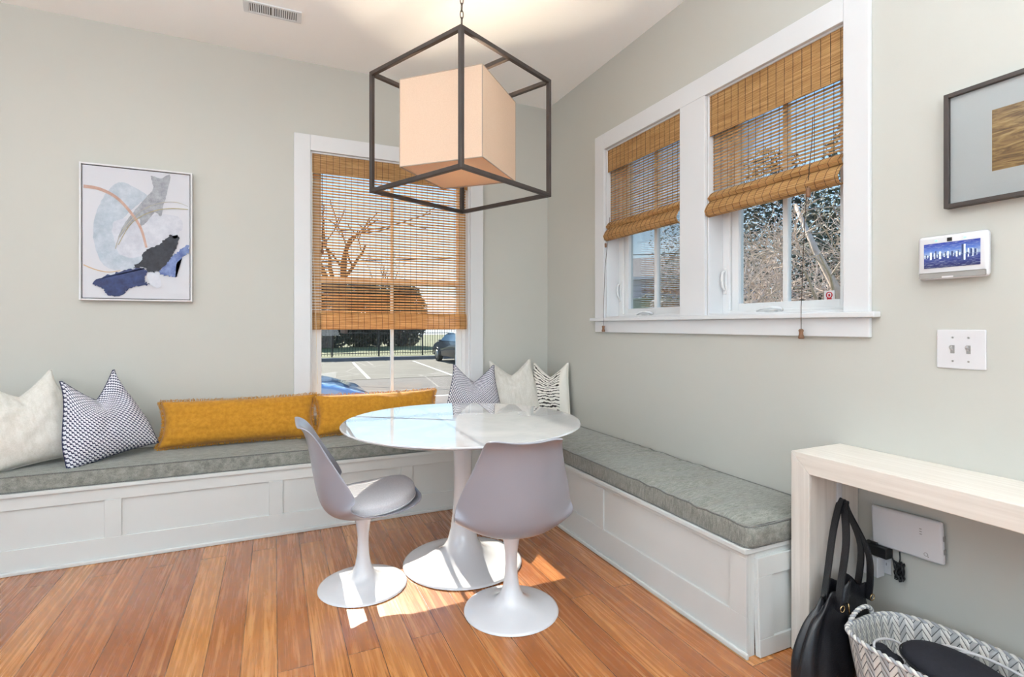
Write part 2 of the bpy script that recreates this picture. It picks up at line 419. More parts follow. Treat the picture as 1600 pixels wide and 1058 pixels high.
def right_window(idx, Y):
    y_far, y_near = Y[1], Y[0]; W = y_far-y_near; z0, z1 = Y[2], Y[3]
    t = struct(empty('window_%d' % idx, (0, y_far, 0), -PI/2))
    j = MB(); ring(j, 0.0, W, z0, z1, 0.010, 0.0, 0.13); j.build('jamb', M['trim'], t)
    f = MB(); ring(f, 0.010, W-0.010, z0+0.010, z1-0.01, 0.045, 0.10, 0.158, 0.016); f.build('frame', M['vinyl'], t)
    s = MB(); ring(s, 0.058, W-0.058, z0+0.022, z1-0.05, 0.042, 0.115, 0.155, 0.040)
    s.build('sash', M['vinyl'], t)
    MB().box(W/2-0.013, W/2+0.013, 0.122, 0.150, z0+0.055, z1-0.08, 0.002).build('muntin', M['vinyl'], t)
    MB().box(0.095, W-0.095, 0.134, 0.138, z0+0.055, z1-0.08).build('glass', M['glass'], t)
    h = MB(); h.box(0.020, 0.040, 0.094, 0.101, 1.42, 1.56, 0.004)
    h.tube([(0.030, 0.093, 1.545), (0.030, 0.078, 1.535), (0.030, 0.072, 1.50), (0.030, 0.078, 1.46), (0.030, 0.092, 1.44)], [0.006, 0.007, 0.008, 0.007, 0.005])
    h.build('lock_handle', M['vinyl'], t, smooth=True)
    k = MB(); cx = W*0.5-0.05
    k.box(cx-0.03, cx+0.03, 0.075, 0.100, z0+0.011, z0+0.020, 0.004)
    k.tube([(cx-0.06, 0.06, z0+0.018), (cx-0.03, 0.058, z0+0.030), (cx+0.02, 0.06, z0+0.036), (cx+0.055, 0.075, z0+0.030), (cx+0.06, 0.09, z0+0.02)], [0.005, 0.007, 0.008, 0.008, 0.007])
    k.build('crank', M['vinyl'], t, smooth=True)
    return t
right_window(2, RW1); w3 = right_window(3, RW2)
# shared casing of the two right windows
t = struct(empty('trim_1', (0, -0.75, 0), -PI/2))
L = 2.646-0.75
c = MB()
c.box(0, 0.112, -0.02, 0, 1.305, 2.595, 0.003); c.box(L-0.102, L, -0.02, 0, 1.305, 2.595, 0.003)
c.box(0.112, L-0.102, -0.02, 0, 2.484, 2.595, 0.003)
c.box(-RW1[0]-0.75, -RW2[1]-0.75, -0.02, 0, 1.305, 2.484, 0.003)
c.build('casing', M['trim'], t)
MB().box(-0.030, L+0.032, -0.045, 0.0, 1.283, 1.305, 0.004).build('stool', M['trim'], t)
MB().box(0.0, L, -0.018, 0, 1.205, 1.283, 0.003).build('apron', M['trim'], t)
# small alarm sticker on the nearer pane
stk = empty('alarm_sticker', (0.132, -2.385, 1.385), -PI/2, 'small white sticker with a red emblem on the nearer right window pane', 'sticker')
MB().box(-0.024, 0.024, 0.0, 0.001, -0.022, 0.022).build('backing', M['whitepl'], stk)
e = MB(); e.tube([(0.013*math.cos(a), -0.001, 0.013*math.sin(a)+0.002) for a in [i*2*PI/16 for i in range(16)]], 0.0022, 6, closed=True)
e.box(-0.011, 0.011, -0.0015, 0.0, -0.018, -0.011); e.box(-0.004, 0.004, -0.0015, 0, -0.004, 0.006)
e.build('emblem', simple('sticker_red', (190, 40, 50), 0.5), stk)
# window wall trims of the unseen openings behind the camera
def big_window(idx, loc, rz, W):
    t = struct(empty('window_%d' % idx, loc, rz)); b = MB(); ring(b, 0, W, 0.35, 2.85, 0.06, 0.02, 0.12)
    for k in (1, 2): b.box(W*k/3-0.03, W*k/3+0.03, 0.02, 0.12, 0.41, 2.79)
    b.build('frame', M['vinyl'], t)
big_window(4, (-0.9, YF, 0), PI, 5.0); big_window(5, (XL, -6.25, 0), PI/2, 4.5)

# ------------------------------------------------------------------ woven bamboo blinds
def blind(loc, rz, W, ztop, zval, zbot, fold, label, pitch=0.0205):
    """fold: list of (depth, z) from below the flat field down to the bottom edge"""
    t = empty('bamboo_blind', loc, rz, label, 'window blind', 'woven bamboo blinds')
    MB().box(0.004, W-0.004, -0.012, 0.03, ztop-0.03, ztop-0.002).build('head_rail', M['bamboo'], t)
    # valance: tight slats
    v = MB(); z = ztop-0.004
    while z > zval:
        v.box(0.002, W-0.002, -0.022-random.random()*0.0012, -0.019, z-0.0098, z, 0.0); z -= 0.0102
    v.box(0.002, W-0.002, -0.0195, -0.0185, zval, ztop-0.004)
    v.build('valance', M['bamboo'], t)
    # field: open slats
    f = MB(); fz = fold[0][1]; z = zval+0.03
    d0 = fold[0][0]
    while z > fz+0.004:
        j = random.uniform(-0.0008, 0.0008)
        h = pitch*0.53+random.uniform(-0.0006, 0.0012)
        f.box(0.008, W-0.010, d0-0.001, d0+0.001, z-h+j, z+j); z -= pitch
    f.build('slat_field', M['bamboo'], t)
    # folds: tight slats following the profile
    g = MB()
    for (da, za), (db, zb) in zip(fold, fold[1:]):
        n = max(1, int(math.hypot(db-da, zb-za)/0.0105))
        for k in range(n):
            a = k/n; b2 = (k+0.95)/n
            p = Vector((0, da+(db-da)*a, za+(zb-za)*a)); q = Vector((0, da+(db-da)*b2, za+(zb-za)*b2))
            g.bar(p+Vector((W/2, 0, 0)), q+Vector((W/2, 0, 0)), W-0.012, 0.0022, up=(0, 1, 0.001))
    g.build('bottom_fold', M['bamboo'], t)
    # binding threads
    th = MB(); n = int(W/0.044)
    for i in range(n+1):
        x = 0.018+i*(W-0.036)/n
        th.box(x-0.0009, x+0.0009, -0.0235, -0.0215, zval, ztop-0.004)
        th.box(x-0.0008, x+0.0008, d0-0.0022, d0-0.0008, fz, zval+0.03)
        th.tube([(x, a-0.003, b_) for a, b_ in fold], 0.0011, 4)
    th.build('binding_threads', M['cord'], t)
    return t
# back wall blind
bb = blind((BW[0]+0.004, 0.03, 0), 0, BW[1]-BW[0]-0.02, 2.474, 2.335, 1.225,
      [(0.0, 1.345), (-0.012, 1.33), (-0.016, 1.30), (-0.018, 1.26), (-0.014, 1.228), (0.0, 1.224)],
      'long woven bamboo blind covering most of the window behind the table')
c = MB(); c.tube([(0.075, -0.027, 2.33), (0.077, -0.03, 2.1), (0.075, -0.03, 1.80)], 0.0018, 5)
c.build('lift_cord', M['cord'], bb)
c = MB(); c.lathe([(0.004, 0.0), (0.010, 0.006), (0.011, 0.02), (0.006, 0.035), (0.003, 0.04)], 12, (0.075, -0.03, 1.76)); c.build('tassel', M['bronze'], bb, smooth=True)
c = MB(); c.tube([(0.010, -0.03, 2.33), (0.012, -0.031, 1.8), (0.030, -0.033, 1.4), (0.038, -0.033, 1.05), (0.044, -0.03, 0.84)], 0.0016, 5)
c.build('tie_cord', M['cordw'], bb)
def roman(dz=0.0, b=1.835):
    return [(0.0, b+0.135), (-0.018, b+0.125), (-0.040, b+0.100), (-0.030, b+0.085), (-0.020, b+0.088), (-0.045, b+0.062), (-0.062, b+0.030), (-0.050, b+0.006), (-0.030, b), (-0.012, b+0.012)]
b1 = blind((0.03, RW1[1]-0.004, 0), -PI/2, RW1[1]-RW1[0]-0.012, 2.478, 2.325, 1.84, roman(b=1.842),
      'half raised bamboo blind over the right wall window nearer the room corner', pitch=0.0165)
b2 = blind((0.03, RW2[1]-0.004, 0), -PI/2, RW2[1]-RW2[0]-0.012, 2.482, 2.268, 1.83, roman(b=1.830),
      'half raised bamboo blind over the right wall window nearer the picture and keypad', pitch=0.0165)
def cord(parent, x, ztop, xb, zb, fy=-0.075):
    c = MB(); mz = 1.30
    c.tube([(x, -0.035, ztop), (x, -0.04, ztop-0.1), (x+(xb-x)*0.5, fy*0.9, (ztop+zb)/2+0.05), (xb, fy, mz+0.03), (xb, fy, zb+0.02)], 0.0017, 5)
    c.build('lift_cord', M['cord'], parent)
    c = MB(); c.lathe([(0.010, -0.006), (0.0125, 0.0), (0.009, 0.012), (0.0085, 0.022), (0.011, 0.03), (0.007, 0.036)], 14, (xb, fy, zb)); c.build('tassel', M['bronze'], parent, smooth=True)
cord(b1, 0.045, 2.0, 0.028, 1.215); cord(b2, 0.600, 2.15, 0.575, 1.20)
c = MB(); c.lathe([(0.008, 0), (0.010, 0.004), (0.010, 0.035), (0.006, 0.04)], 10, (0.602, -0.067, 1.80)); c.build('cord_weight', M['bronze'], b2)
c = MB(); c.lathe([(0.006, 0), (0.008, 0.004), (0.008, 0.025), (0.004, 0.03)], 10, (0.045, -0.067, 1.79)); c.build('cord_weight', M['bronze'], b1)

# ------------------------------------------------------------------ bench
def panel_face(b, length, z0, z1, recesses, d, mat4):
    """frame-and-panel face in local x (0..length), front at y=0, recess depth d"""
    T = 0.018; cur = 0
    b.box(0, length, d, d+0.012, z0, z1, 0, 2, mat4)
    rz0, rz1 = recesses[0][2], recesses[0][3]
    b.box(0, length, 0, d, z0, rz0, 0.0012, 1, mat4); b.box(0, length, 0, d, rz1, z1, 0.0012, 1, mat4)
    for a0, a1, _, _ in recesses:
        if a0 > cur: b.box(cur, a0, 0, d, rz0, rz1, 0.0012, 1, mat4)
        cur = a1
    if cur < length: b.box(cur, length, 0, d, rz0, rz1, 0.0012, 1, mat4)
bench = empty('corner_bench', (0, 0, 0), 0, 'long white panelled built-in bench wrapping the room corner', 'bench')
FD = 0.50; ZS = 0.410
b = MB()
X0 = -5.2
rec = [(-X0-x1n, -X0-x0n, 0.125, 0.325) for x1n, x0n in ((4.65, 3.80), (3.72, 2.934), (2.859, 2.144), (2.068, 1.358), (1.281, 0.62))]
panel_face(b, -X0-FD, 0.0, ZS-0.02, rec, 0.010, Matrix.Translation((X0, -FD, 0)))
b.build('left_front_panel', M['bench'], bench)
b = MB()
rec = [(0.12, 0.975-0.0, 0.150, 0.372), (1.052, 1.912, 0.150, 0.372)]
panel_face(b, 2.49-FD, 0.0, ZS-0.02, rec, 0.010, Matrix.Translation((-FD, -FD, 0)) @ Matrix.Rotation(-PI/2, 4, 'Z') @ Matrix.Identity(4))
b.build('right_front_panel', M['bench'], bench)
b = MB(); b.box(X0, -0.0215, -FD-0.012, -0.0215, ZS-0.02, ZS, 0.003); b.box(-FD-0.012, -0.0215, -2.497, -FD-0.0121, ZS-0.02, ZS, 0.003)
b.build('seat_board', M['bench'], bench)
b = MB(); b.box(-FD+0.0225, -0.455, -2.490, -2.475, 0, ZS-0.021, 0.001); b.box(-0.455, -0.0215, -2.490, -2.475, 0.37, ZS-0.021); b.box(-0.04, -0.0215, -2.490, -2.475, 0, 0.37)
b.box(-0.47, -0.03, -2.30, -2.29, 0, 0.40)
b.build('end_panel', M['bench'], bench)
b = MB(); b.box(X0, -FD-0.012, -FD-0.014, -FD, 0.0, 0.022, 0.005); b.box(-FD-0.014, -FD, -2.505, -FD, 0.0, 0.022, 0.005)
b.build('shoe_moulding', M['bench'], bench)
# loose access panel leaning on the bench end
ap = empty('access_panel', (-0.458, -2.5185, 0.0), 0, 'white framed access panel leaning against the end of the bench beside the console', 'cabinet door', rot=(R(-2.0), 0, 0))
b = MB(); panel_face(b, 0.43, 0.004, 0.372, [(0.075, 0.355, 0.07, 0.30)], 0.010, Matrix.Identity(4)); b.build('panel', M['bench'], ap)
b = MB(); b.ico((0.235, -0.010, 0.045), 0.014, 2); b.build('knob', M['black'], ap, smooth=True)
struct(MB().box(-0.014, 0, YF, -2.62, 0, 0.13, 0.004).build('baseboard_right', M['trim']))

# cushions
def cushion(name, x0, x1, y0, y1, z0, z1, label, mat, wr=0.0, seed=0):
    t = empty(name, ((x0+x1)/2, (y0+y1)/2, z0), 0, label, 'seat cushion', 'grey bench cushions')
    w_, d_, h_ = (x1-x0)/2, (y1-y0)/2, z1-z0
    b = MB(); nu = max(8, int(2*w_/0.012)); nv = max(8, int(2*d_/0.012)); 
    rad = 0.03
    def side(k):  # rounded rectangle outline
        pts = []
        nn = [(1, 1), (-1, 1), (-1, -1), (1, -1)]
        for q, (sx, sy) in enumerate(nn):
            for i in range(5):
                a = PI/2*q + PI/2*i/4
                pts.append((sx*(w_-rad)+rad*math.cos(a), sy*(d_-rad)+rad*math.sin(a)))
        return pts
    out = side(0); pts = []
    for i, p in enumerate(out):
        q = out[(i+1) % len(out)]; L_ = math.dist(p, q); n = max(1, int(L_/0.025))
        for k in range(n): pts.append((p[0]+(q[0]-p[0])*k/n, p[1]+(q[1]-p[1])*k/n))
    def wrink(x, y):
        if not wr: return 0
        v = mnoise.noise(Vector((x*2.5+seed+y*2, y*13, seed)))*0.65+mnoise.noise(Vector((x*5+y*3, y*27+seed, 3)))*0.35
        m = smooth01(mnoise.noise(Vector((x*1.5+9, y*1.7, seed)))*1.6+0.55)
        return wr*v*m
    prof = [(0.985, 0.0), (1.0, 0.15), (1.012, 0.5), (1.0, 0.88), (0.99, 0.97), (0.965, 1.02)]
    def scalep(p, k):
        ins = (1-k)*0.25
        return (p[0]-math.copysign(min(abs(p[0]), ins), p[0]), p[1]-math.copysign(min(abs(p[1]), ins), p[1]))
    rings = []
    for k, z in prof:
        r_ = []
        for p in pts:
            q = scalep(p, k); zz = z*h_
            side_w = wrink(q[0], q[1]*1.0+q[0]*0.3)*0.8 if 0.1 < z < 0.9 else 0
            r_.append(b.bm.verts.new((q[0]*(1+side_w), q[1]+side_w, zz+(wrink(q[0], q[1])*0.3 if z > 0.85 else 0))))
        rings.append(r_)
    n = len(pts)
    for A, B in zip(rings, rings[1:]):
        for i in range(n): b.bm.faces.new((A[i], A[(i+1) % n], B[(i+1) % n], B[i]))
    b.bm.faces.new(list(reversed(rings[0])))
    o = b
    # top surface grid
    W2 = w_-0.010; D2 = d_-0.010
    def fn(u, v):
        x = (u*2-1)*W2; y = (v*2-1)*D2
        r2 = 0.022
        cx = max(0, abs(x)-(W2-r2)); cy = max(0, abs(y)-(D2-r2)); L_ = math.hypot(cx, cy)
        if L_ > r2: 
            x = math.copysign(W2-r2+cx/L_*r2, x); y = math.copysign(D2-r2+cy/L_*r2, y)
        e = min(W2-abs(x), D2-abs(y)); dome = 0.010*smooth01(e/0.10)
        return (x, y, h_*1.01+dome+wrink(x, y)*1.0*smooth01(e/0.02+0.3))
    b.grid(fn, nu, nv)
    ob = b.build('cushion_body', mat, t, smooth=True, recalc=True)
    for z in (0.985, 0.03):
        pp = [scalep(p, 0.985) for p in pts]
        MB().tube([(p[0], p[1], z*h_+(wrink(p[0], p[1])*0.3 if z > 0.5 else 0)) for p in pp], 0.0042, 6, closed=True).build('piping', M['pip'], t, smooth=True)
    return t
cushion('bench_cushion', -3.98, -1.888, -0.498, -0.02, 0.411, 0.492, 'long grey linen cushion on the left bench, under the white and mustard pillows', M['grey_lr'], 0.004, 2)
cushion('bench_cushion', -1.882, -0.02, -0.500, -0.02, 0.411, 0.492, 'grey linen cushion on the bench below the back window, running into the corner', M['grey_lr'], 0.006, 5)
cushion('bench_cushion', -0.502, -0.012, -2.502, -0.512, 0.411, 0.493, 'wrinkled grey linen cushion on the bench along the right wall', M['grey_lr'], 0.034, 9)

# ------------------------------------------------------------------ pillows
def pillow(name, loc, w_, h_, t_, yaw, lean, roll, mat, label, cat='pillow', group=None, chop=0.0, pull=0.34, seed=0, fringe=False, wr=0.006, chopw=0.33, panel=None):
    root = empty(name, loc, 0, label, cat, group)
    root.rotation_mode = 'XYZ'
    root.rotation_euler = (Matrix.Rotation(yaw, 3, 'Z') @ Matrix.Rotation(-lean, 3, 'X') @ Matrix.Rotation(roll, 3, 'Y')).to_euler()
    def P(u, v, s):   # u,v in -1..1
        pin = 0.07
        x = u*(1-pin*(1-v*v)*abs(u)**2)*w_/2*((1-pull*smooth01((v+0.6)/1.6)) if chop else 1)
        z = v*(1-pin*(1-u*u)*abs(v)**2)*h_/2
        th = t_/2*((1-abs(u)**3.2)*(1-abs(v)**3.0))**0.5
        c_ = 0
        if chop:
            g = (1-min(1, abs(u)/0.92)**1.15)*smooth01((v+0.35)/1.35)**1.3
            z -= chop*g*1.0; th *= (1-0.35*g)
        nz = mnoise.noise(Vector((u*2.2+seed, v*2.2, seed*1.3+s)))*wr*1.6+mnoise.noise(Vector((u*6+seed, v*6, s)))*wr*0.7
        y = s*(th+nz*min(1, th/(t_*0.2)))
        sag = 0.0
        return Vector((x, y, z+h_/2+sag))
    b = MB(); N = 44
    for s in (-1, 1):
        b.grid(lambda a, c: P(a*2-1, c*2-1, s), N, N, uv=lambda a, c: (a, c))
    bmesh.ops.remove_doubles(b.bm, verts=b.bm.verts, dist=0.0004)
    b.build('pillow_body', mat, root, smooth=True)
    edge = [P(-1+2*i/60, -1, 0) for i in range(60)]+[P(1, -1+2*i/60, 0) for i in range(60)]+[P(1-2*i/60, 1, 0) for i in range(60)]+[P(-1, 1-2*i/60, 0) for i in range(60)]
    if fringe:
        f = MB(); n = len(edge); rnd = random.Random(seed)
        for i in range(n):
            for k in range(3):
                p = edge[i].lerp(edge[(i+1) % n], k/3); d = (edge[(i+1) % n]-edge[i]).normalized()
                o_ = Vector((d.z, 0, -d.x))
                e1 = p+o_*0.008+d*rnd.uniform(-0.006, 0.006)+Vector((0, rnd.uniform(-0.010, 0.010), 0))
                e2 = p+o_*rnd.uniform(0.007, 0.017)+d*rnd.uniform(-0.012, 0.012)+Vector((0, rnd.uniform(-0.020, 0.008), 0))
                f.tube([p-o_*0.003, e1, e2], [0.0016, 0.0018, 0.0009], 4, cap=False)
        f.build('fringe', M['fringe'], root)
    else:
        MB().tube(edge, 0.0026, 6, closed=True).build('seam', mat, root, smooth=True)
    return root
ZT = 0.502
pillow('throw_pillow', (-3.275, -0.335, ZT), 0.52, 0.51, 0.19, R(30), R(17), R(-6), M['cream'], 'cream linen pillow at the left edge of the bench', group=None, chop=0.11, pull=0.38, seed=3, wr=0.008)
pillow('throw_pillow', (-2.925, -0.318, ZT+0.01), 0.44, 0.485, 0.17, R(30), R(15), R(-11), M['maze'], 'navy and white patterned pillow between the cream pillow and the mustard one', chop=0.13, pull=0.42, seed=5)
pillow('lumbar_pillow', (-2.305, -0.20, ZT+0.012), 0.90, 0.285, 0.17, R(0), R(20), 0, M['yellow'], 'fringed mustard velvet lumbar pillow lying left of the window', group='mustard lumbar pillows', seed=6, fringe=True, wr=0.005)
pillow('lumbar_pillow', (-1.44, -0.20, ZT+0.012), 0.86, 0.275, 0.17, R(1), R(20), 0, M['yellow'], 'fringed mustard velvet lumbar pillow directly below the window glass', group='mustard lumbar pillows', seed=8, fringe=True, wr=0.005)
pillow('throw_pillow', (-0.765, -0.27, ZT), 0.44, 0.465, 0.16, R(-12), R(15), R(2), M['maze'], 'navy and white patterned pillow behind the table, below the right window casing', chop=0.12, pull=0.28, seed=11)
pillow('throw_pillow', (-0.41, -0.25, ZT), 0.46, 0.49, 0.16, R(-8), R(13), R(-2), M['cream'], 'cream linen pillow between two patterned pillows in the corner', chop=0.11, pull=0.26, seed=13)
pillow('throw_pillow', (-0.16, -0.33, ZT), 0.35, 0.46, 0.11, R(-52), R(8), R(-2), M['stripe'], 'cream pillow with ragged black stripes standing in the room corner', chop=0.10, pull=0.14, seed=17)

# ------------------------------------------------------------------ pedestal table and chairs
tb = empty('pedestal_table', (-1.205, -1.285, 0), 0, 'round white pedestal table with a glossy top, in front of the corner bench', 'table')
b = MB(); TR = 0.622
b.lathe([(TR-0.055, 0.722), (TR-0.012, 0.736), (TR, 0.744), (TR-0.001, 0.7475), (TR-0.005, 0.750)], 128)
def top_mat():
    n = NT('glossy_white_top'); c = n.ramp(n.noise(n.coord(), 2.5, 5, 0.6, 1.2), [(0.40, lin((216, 216, 219))), (0.6, lin((204, 205, 209)))])
    n.set(color=c, rough=0.03, coat=1.0, coatr=0.0, spec=0.6)
    n.b.inputs['Coat IOR'].default_value = 1.8
    n.b.inputs['IOR'].default_value = 1.45
    return n.m
o = b.build('table_top', top_mat(), tb, smooth=True); shade_angle(o, 25)
def table_ped():
    return [(0.306, 0.0), (0.312, 0.004), (0.310, 0.009), (0.300, 0.013), (0.25, 0.020), (0.195, 0.030), (0.145, 0.048), (0.105, 0.078), (0.080, 0.12), (0.064, 0.18), (0.054, 0.26), (0.048, 0.36), (0.046, 0.46), (0.048, 0.56), (0.056, 0.64), (0.070, 0.695), (0.09, 0.724)]
b = MB(); b.lathe(table_ped(), 72); o = b.build('pedestal', M['gloss'], tb, smooth=True); shade_angle(o, 60)

def tulip_chair(loc, rz, label):
    t = empty('tulip_chair', loc, rz, label, 'chair', 'white pedestal chairs at the table')
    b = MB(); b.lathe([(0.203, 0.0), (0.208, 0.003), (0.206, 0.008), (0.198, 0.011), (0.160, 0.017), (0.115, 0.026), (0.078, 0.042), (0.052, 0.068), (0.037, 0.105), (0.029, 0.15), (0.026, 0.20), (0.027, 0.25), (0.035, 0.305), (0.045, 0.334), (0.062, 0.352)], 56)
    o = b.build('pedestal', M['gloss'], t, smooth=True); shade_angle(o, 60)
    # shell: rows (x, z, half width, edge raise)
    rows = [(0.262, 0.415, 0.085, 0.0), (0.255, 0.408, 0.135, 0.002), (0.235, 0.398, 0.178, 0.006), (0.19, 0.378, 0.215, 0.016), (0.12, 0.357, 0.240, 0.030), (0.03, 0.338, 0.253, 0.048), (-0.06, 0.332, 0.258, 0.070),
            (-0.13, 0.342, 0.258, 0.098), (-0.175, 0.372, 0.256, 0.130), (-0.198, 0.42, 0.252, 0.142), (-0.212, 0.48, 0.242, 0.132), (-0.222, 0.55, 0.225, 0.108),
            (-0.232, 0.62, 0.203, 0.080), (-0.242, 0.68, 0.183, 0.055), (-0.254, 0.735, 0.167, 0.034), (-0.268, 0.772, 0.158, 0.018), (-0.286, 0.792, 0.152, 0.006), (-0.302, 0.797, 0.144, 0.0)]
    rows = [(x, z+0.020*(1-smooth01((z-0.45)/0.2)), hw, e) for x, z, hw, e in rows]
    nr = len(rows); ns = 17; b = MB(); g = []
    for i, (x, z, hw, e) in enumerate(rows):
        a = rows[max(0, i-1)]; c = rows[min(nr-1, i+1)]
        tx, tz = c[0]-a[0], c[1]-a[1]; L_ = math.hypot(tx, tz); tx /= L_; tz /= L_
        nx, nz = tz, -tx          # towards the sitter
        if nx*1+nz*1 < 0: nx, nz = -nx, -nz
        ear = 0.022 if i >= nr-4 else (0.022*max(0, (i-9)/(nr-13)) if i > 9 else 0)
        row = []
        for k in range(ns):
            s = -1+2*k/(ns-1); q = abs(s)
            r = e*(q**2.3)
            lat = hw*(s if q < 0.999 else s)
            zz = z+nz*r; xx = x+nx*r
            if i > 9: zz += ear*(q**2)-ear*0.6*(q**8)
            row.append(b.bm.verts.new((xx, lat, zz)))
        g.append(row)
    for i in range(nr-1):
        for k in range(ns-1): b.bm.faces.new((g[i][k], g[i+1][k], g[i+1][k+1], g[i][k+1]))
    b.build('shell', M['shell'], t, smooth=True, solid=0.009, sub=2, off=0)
    # seat pad
    b = MB()
    def outl(a, k):
        ca, sa = math.cos(a), math.sin(a)
        ex = 2.6; r = (abs(ca)**ex+abs(sa)**ex)**(-1/ex)
        wy = 0.205
        return (0.052+0.188*r*ca*k, wy*r*sa*k*(1-0.06*max(0, ca)))
    def surf_z(x): return 0.365+0.9*max(0, x)**2+0.3*max(0, -x)**2
    prof = [(0.90, 0.006), (0.985, 0.010), (1.0, 0.020), (1.0, 0.048), (0.985, 0.062), (0.93, 0.074), (0.80, 0.085), (0.55, 0.092), (0.25, 0.095)]
    rings = []
    for k, z in prof:
        r_ = []
        for i in range(56):
            a = 2*PI*i/56; x, y = outl(a, k)
            r_.append(b.bm.verts.new((x, y, surf_z(x)+z+0.015*abs(y/0.2)**2*(1 if z < 0.05 else 0.4))))
        rings.append(r_)
    for A, B in zip(rings, rings[1:]):
        for i in range(56): b.bm.faces.new((A[i], A[(i+1) % 56], B[(i+1) % 56], B[i]))
    b.bm.faces.new(list(reversed(rings[0]))); b.bm.faces.new(rings[-1])
    pad = b.build('seat_pad', M['pad'], t, smooth=True)
    pp = []
    for i in range(56):
        x, y = outl(2*PI*i/56, 1.01); pp.append((x, y, surf_z(x)+0.019+0.015*abs(y/0.2)**2))
    MB().tube(pp, 0.0032, 6, closed=True).build('pad_piping', M['pad'], pad, smooth=True)
    return t
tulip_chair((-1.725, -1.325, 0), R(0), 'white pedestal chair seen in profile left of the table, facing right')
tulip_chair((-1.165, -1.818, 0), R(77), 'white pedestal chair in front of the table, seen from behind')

# ------------------------------------------------------------------ pendant lantern
PX, PY = -1.203, -1.262
lt = empty('pendant_lantern', (PX, PY, CZ), 0, 'dark metal open cube pendant with a tilted white fabric box shade, above the table', 'ceiling light')
z0, z1 = 1.950-CZ, 2.587-CZ; S = 0.665/2; T = 0.021
rot = Matrix.Rotation(R(25.7), 4, 'Z')
def rp(x, y, z): return tuple(rot @ Vector((x, y, z)))
b = MB()
for sx in (-1, 1):
    for sy in (-1, 1): b.box(sx*S-T/2, sx*S+T/2, sy*S-T/2, sy*S+T/2, z0, z1, 0.0015, 1, rot)
for z in (z0+T/2, z1-T/2):
    for s in (-1, 1):
        b.box(-S, S, s*S-T/2, s*S+T/2, z-T/2, z+T/2, 0.0015, 1, rot); b.box(s*S-T/2, s*S+T/2, -S, S, z-T/2, z+T/2, 0.0015, 1, rot)
b.build('cube_frame', M['dark'], lt)
b = MB(); b.box(-T/2, T/2, -S, S, z1-T, z1, 0.0015, 1, rot); b.build('cross_bar', M['dark'], lt)
b = MB(); b.tube([(0, 0, z1-0.02), (0, 0, 2.30-CZ)], 0.006, 8); b.lathe([(0.008, 0), (0.02, 0.003), (0.02, 0.05), (0.008, 0.055)], 16, (0, 0, 2.285-CZ)); b.build('lamp_stem', M['dark'], lt)
b = MB(); b.ico((0, 0, 2.255-CZ), 0.033, 2, (1, 1, 1.25)); b.build('bulb', M['bulb'], lt, smooth=True)
light('pendant_bulb', 'POINT', (PX, PY, 2.255), 185, (1.0, 0.84, 0.64), size=0.035)
b = MB(); n = 11; ztop = 0.0; zb = z1+0.02
b.lathe([(0.065, -0.022), (0.062, -0.026), (0.02, -0.036), (0.008, -0.05)], 32, (0, 0, 0), True, True); b.build('canopy', M['dark'], lt, smooth=True)
b = MB(); z = -0.04; i = 0
while z > z1+0.012:
    hz = 0.024; loop = []
    for k in range(14):
        a = 2*PI*k/14; u = 0.0085*math.cos(a); v = hz*math.sin(a)
        loop.append((u, 0, z-hz+v) if i % 2 else (0, u, z-hz+v))
    b.tube(loop, 0.0024, 6, closed=True); z -= 0.038; i += 1
b.tube([(0, 0, z1), (0, 0, z1+0.03)], 0.006, 8)
b.build('chain', M['dark'], lt, smooth=True)
# fabric box shade
cdep, clat = 2.75, -0.273
s_, c_ = math.sin(R(24.533)), math.cos(R(24.533))
SX = CAM.x+s_*cdep+c_*clat-PX; SY = CAM.y+c_*cdep-s_*clat-PY
r2 = Matrix.Translation((SX, SY, 0)) @ Matrix.Rotation(R(45), 4, 'Z')
hs = 0.226; sz0, sz1 = 2.05-CZ, 2.488-CZ
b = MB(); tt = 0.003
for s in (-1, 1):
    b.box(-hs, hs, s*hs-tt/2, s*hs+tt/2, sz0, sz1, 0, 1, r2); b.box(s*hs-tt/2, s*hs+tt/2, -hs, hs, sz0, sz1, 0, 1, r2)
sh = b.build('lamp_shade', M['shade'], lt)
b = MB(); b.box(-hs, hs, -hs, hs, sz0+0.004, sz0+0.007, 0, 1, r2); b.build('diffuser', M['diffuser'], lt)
b = MB(); q = 0.0042
for sx in (-1, 1):
    for sy in (-1, 1): b.box(sx*hs-q/2, sx*hs+q/2, sy*hs-q/2, sy*hs+q/2, sz0, sz1, 0, 1, r2)
for z in (sz0, sz1):
    for s in (-1, 1):
        b.box(-hs, hs, s*hs-q/2, s*hs+q/2, z-q/2, z+q/2, 0, 1, r2); b.box(s*hs-q/2, s*hs+q/2, -hs, hs, z-q/2, z+q/2, 0, 1, r2)
b.build('seam_wire', M['shade_seam'], sh)

# ceiling vent
vt = empty('ceiling_vent', (-2.122, -0.552, CZ), 0, 'white louvred air vent in the ceiling near the back wall', 'vent')
b = MB(); b.box(-0.155, 0.155, -0.062, -0.045, -0.007, 0, 0.002); b.box(-0.155, 0.155, 0.045, 0.062, -0.007, 0, 0.002)
b.box(-0.155, -0.128, -0.0451, 0.0451, -0.007, 0, 0.002); b.box(0.128, 0.155, -0.0451, 0.0451, -0.007, 0, 0.002); b.box(-0.007, 0.007, -0.0451, 0.0451, -0.006, 0)
b.build('frame', M['trim'], vt)
b = MB(); b.box(-0.128, 0.128, -0.045, 0.045, -0.0015, 0); b.build('backing', M['shadow_slot'], vt)
b = MB()
for k in range(22):
    if k in (10, 11): continue
    x = -0.122+k*0.01162
    b.bar((x-0.002, -0.045, -0.004), (x-0.002, 0.045, -0.004), 0.0075, 0.001, up=(0.5, 0, 1))
b.build('louvre', M['trim'], vt)
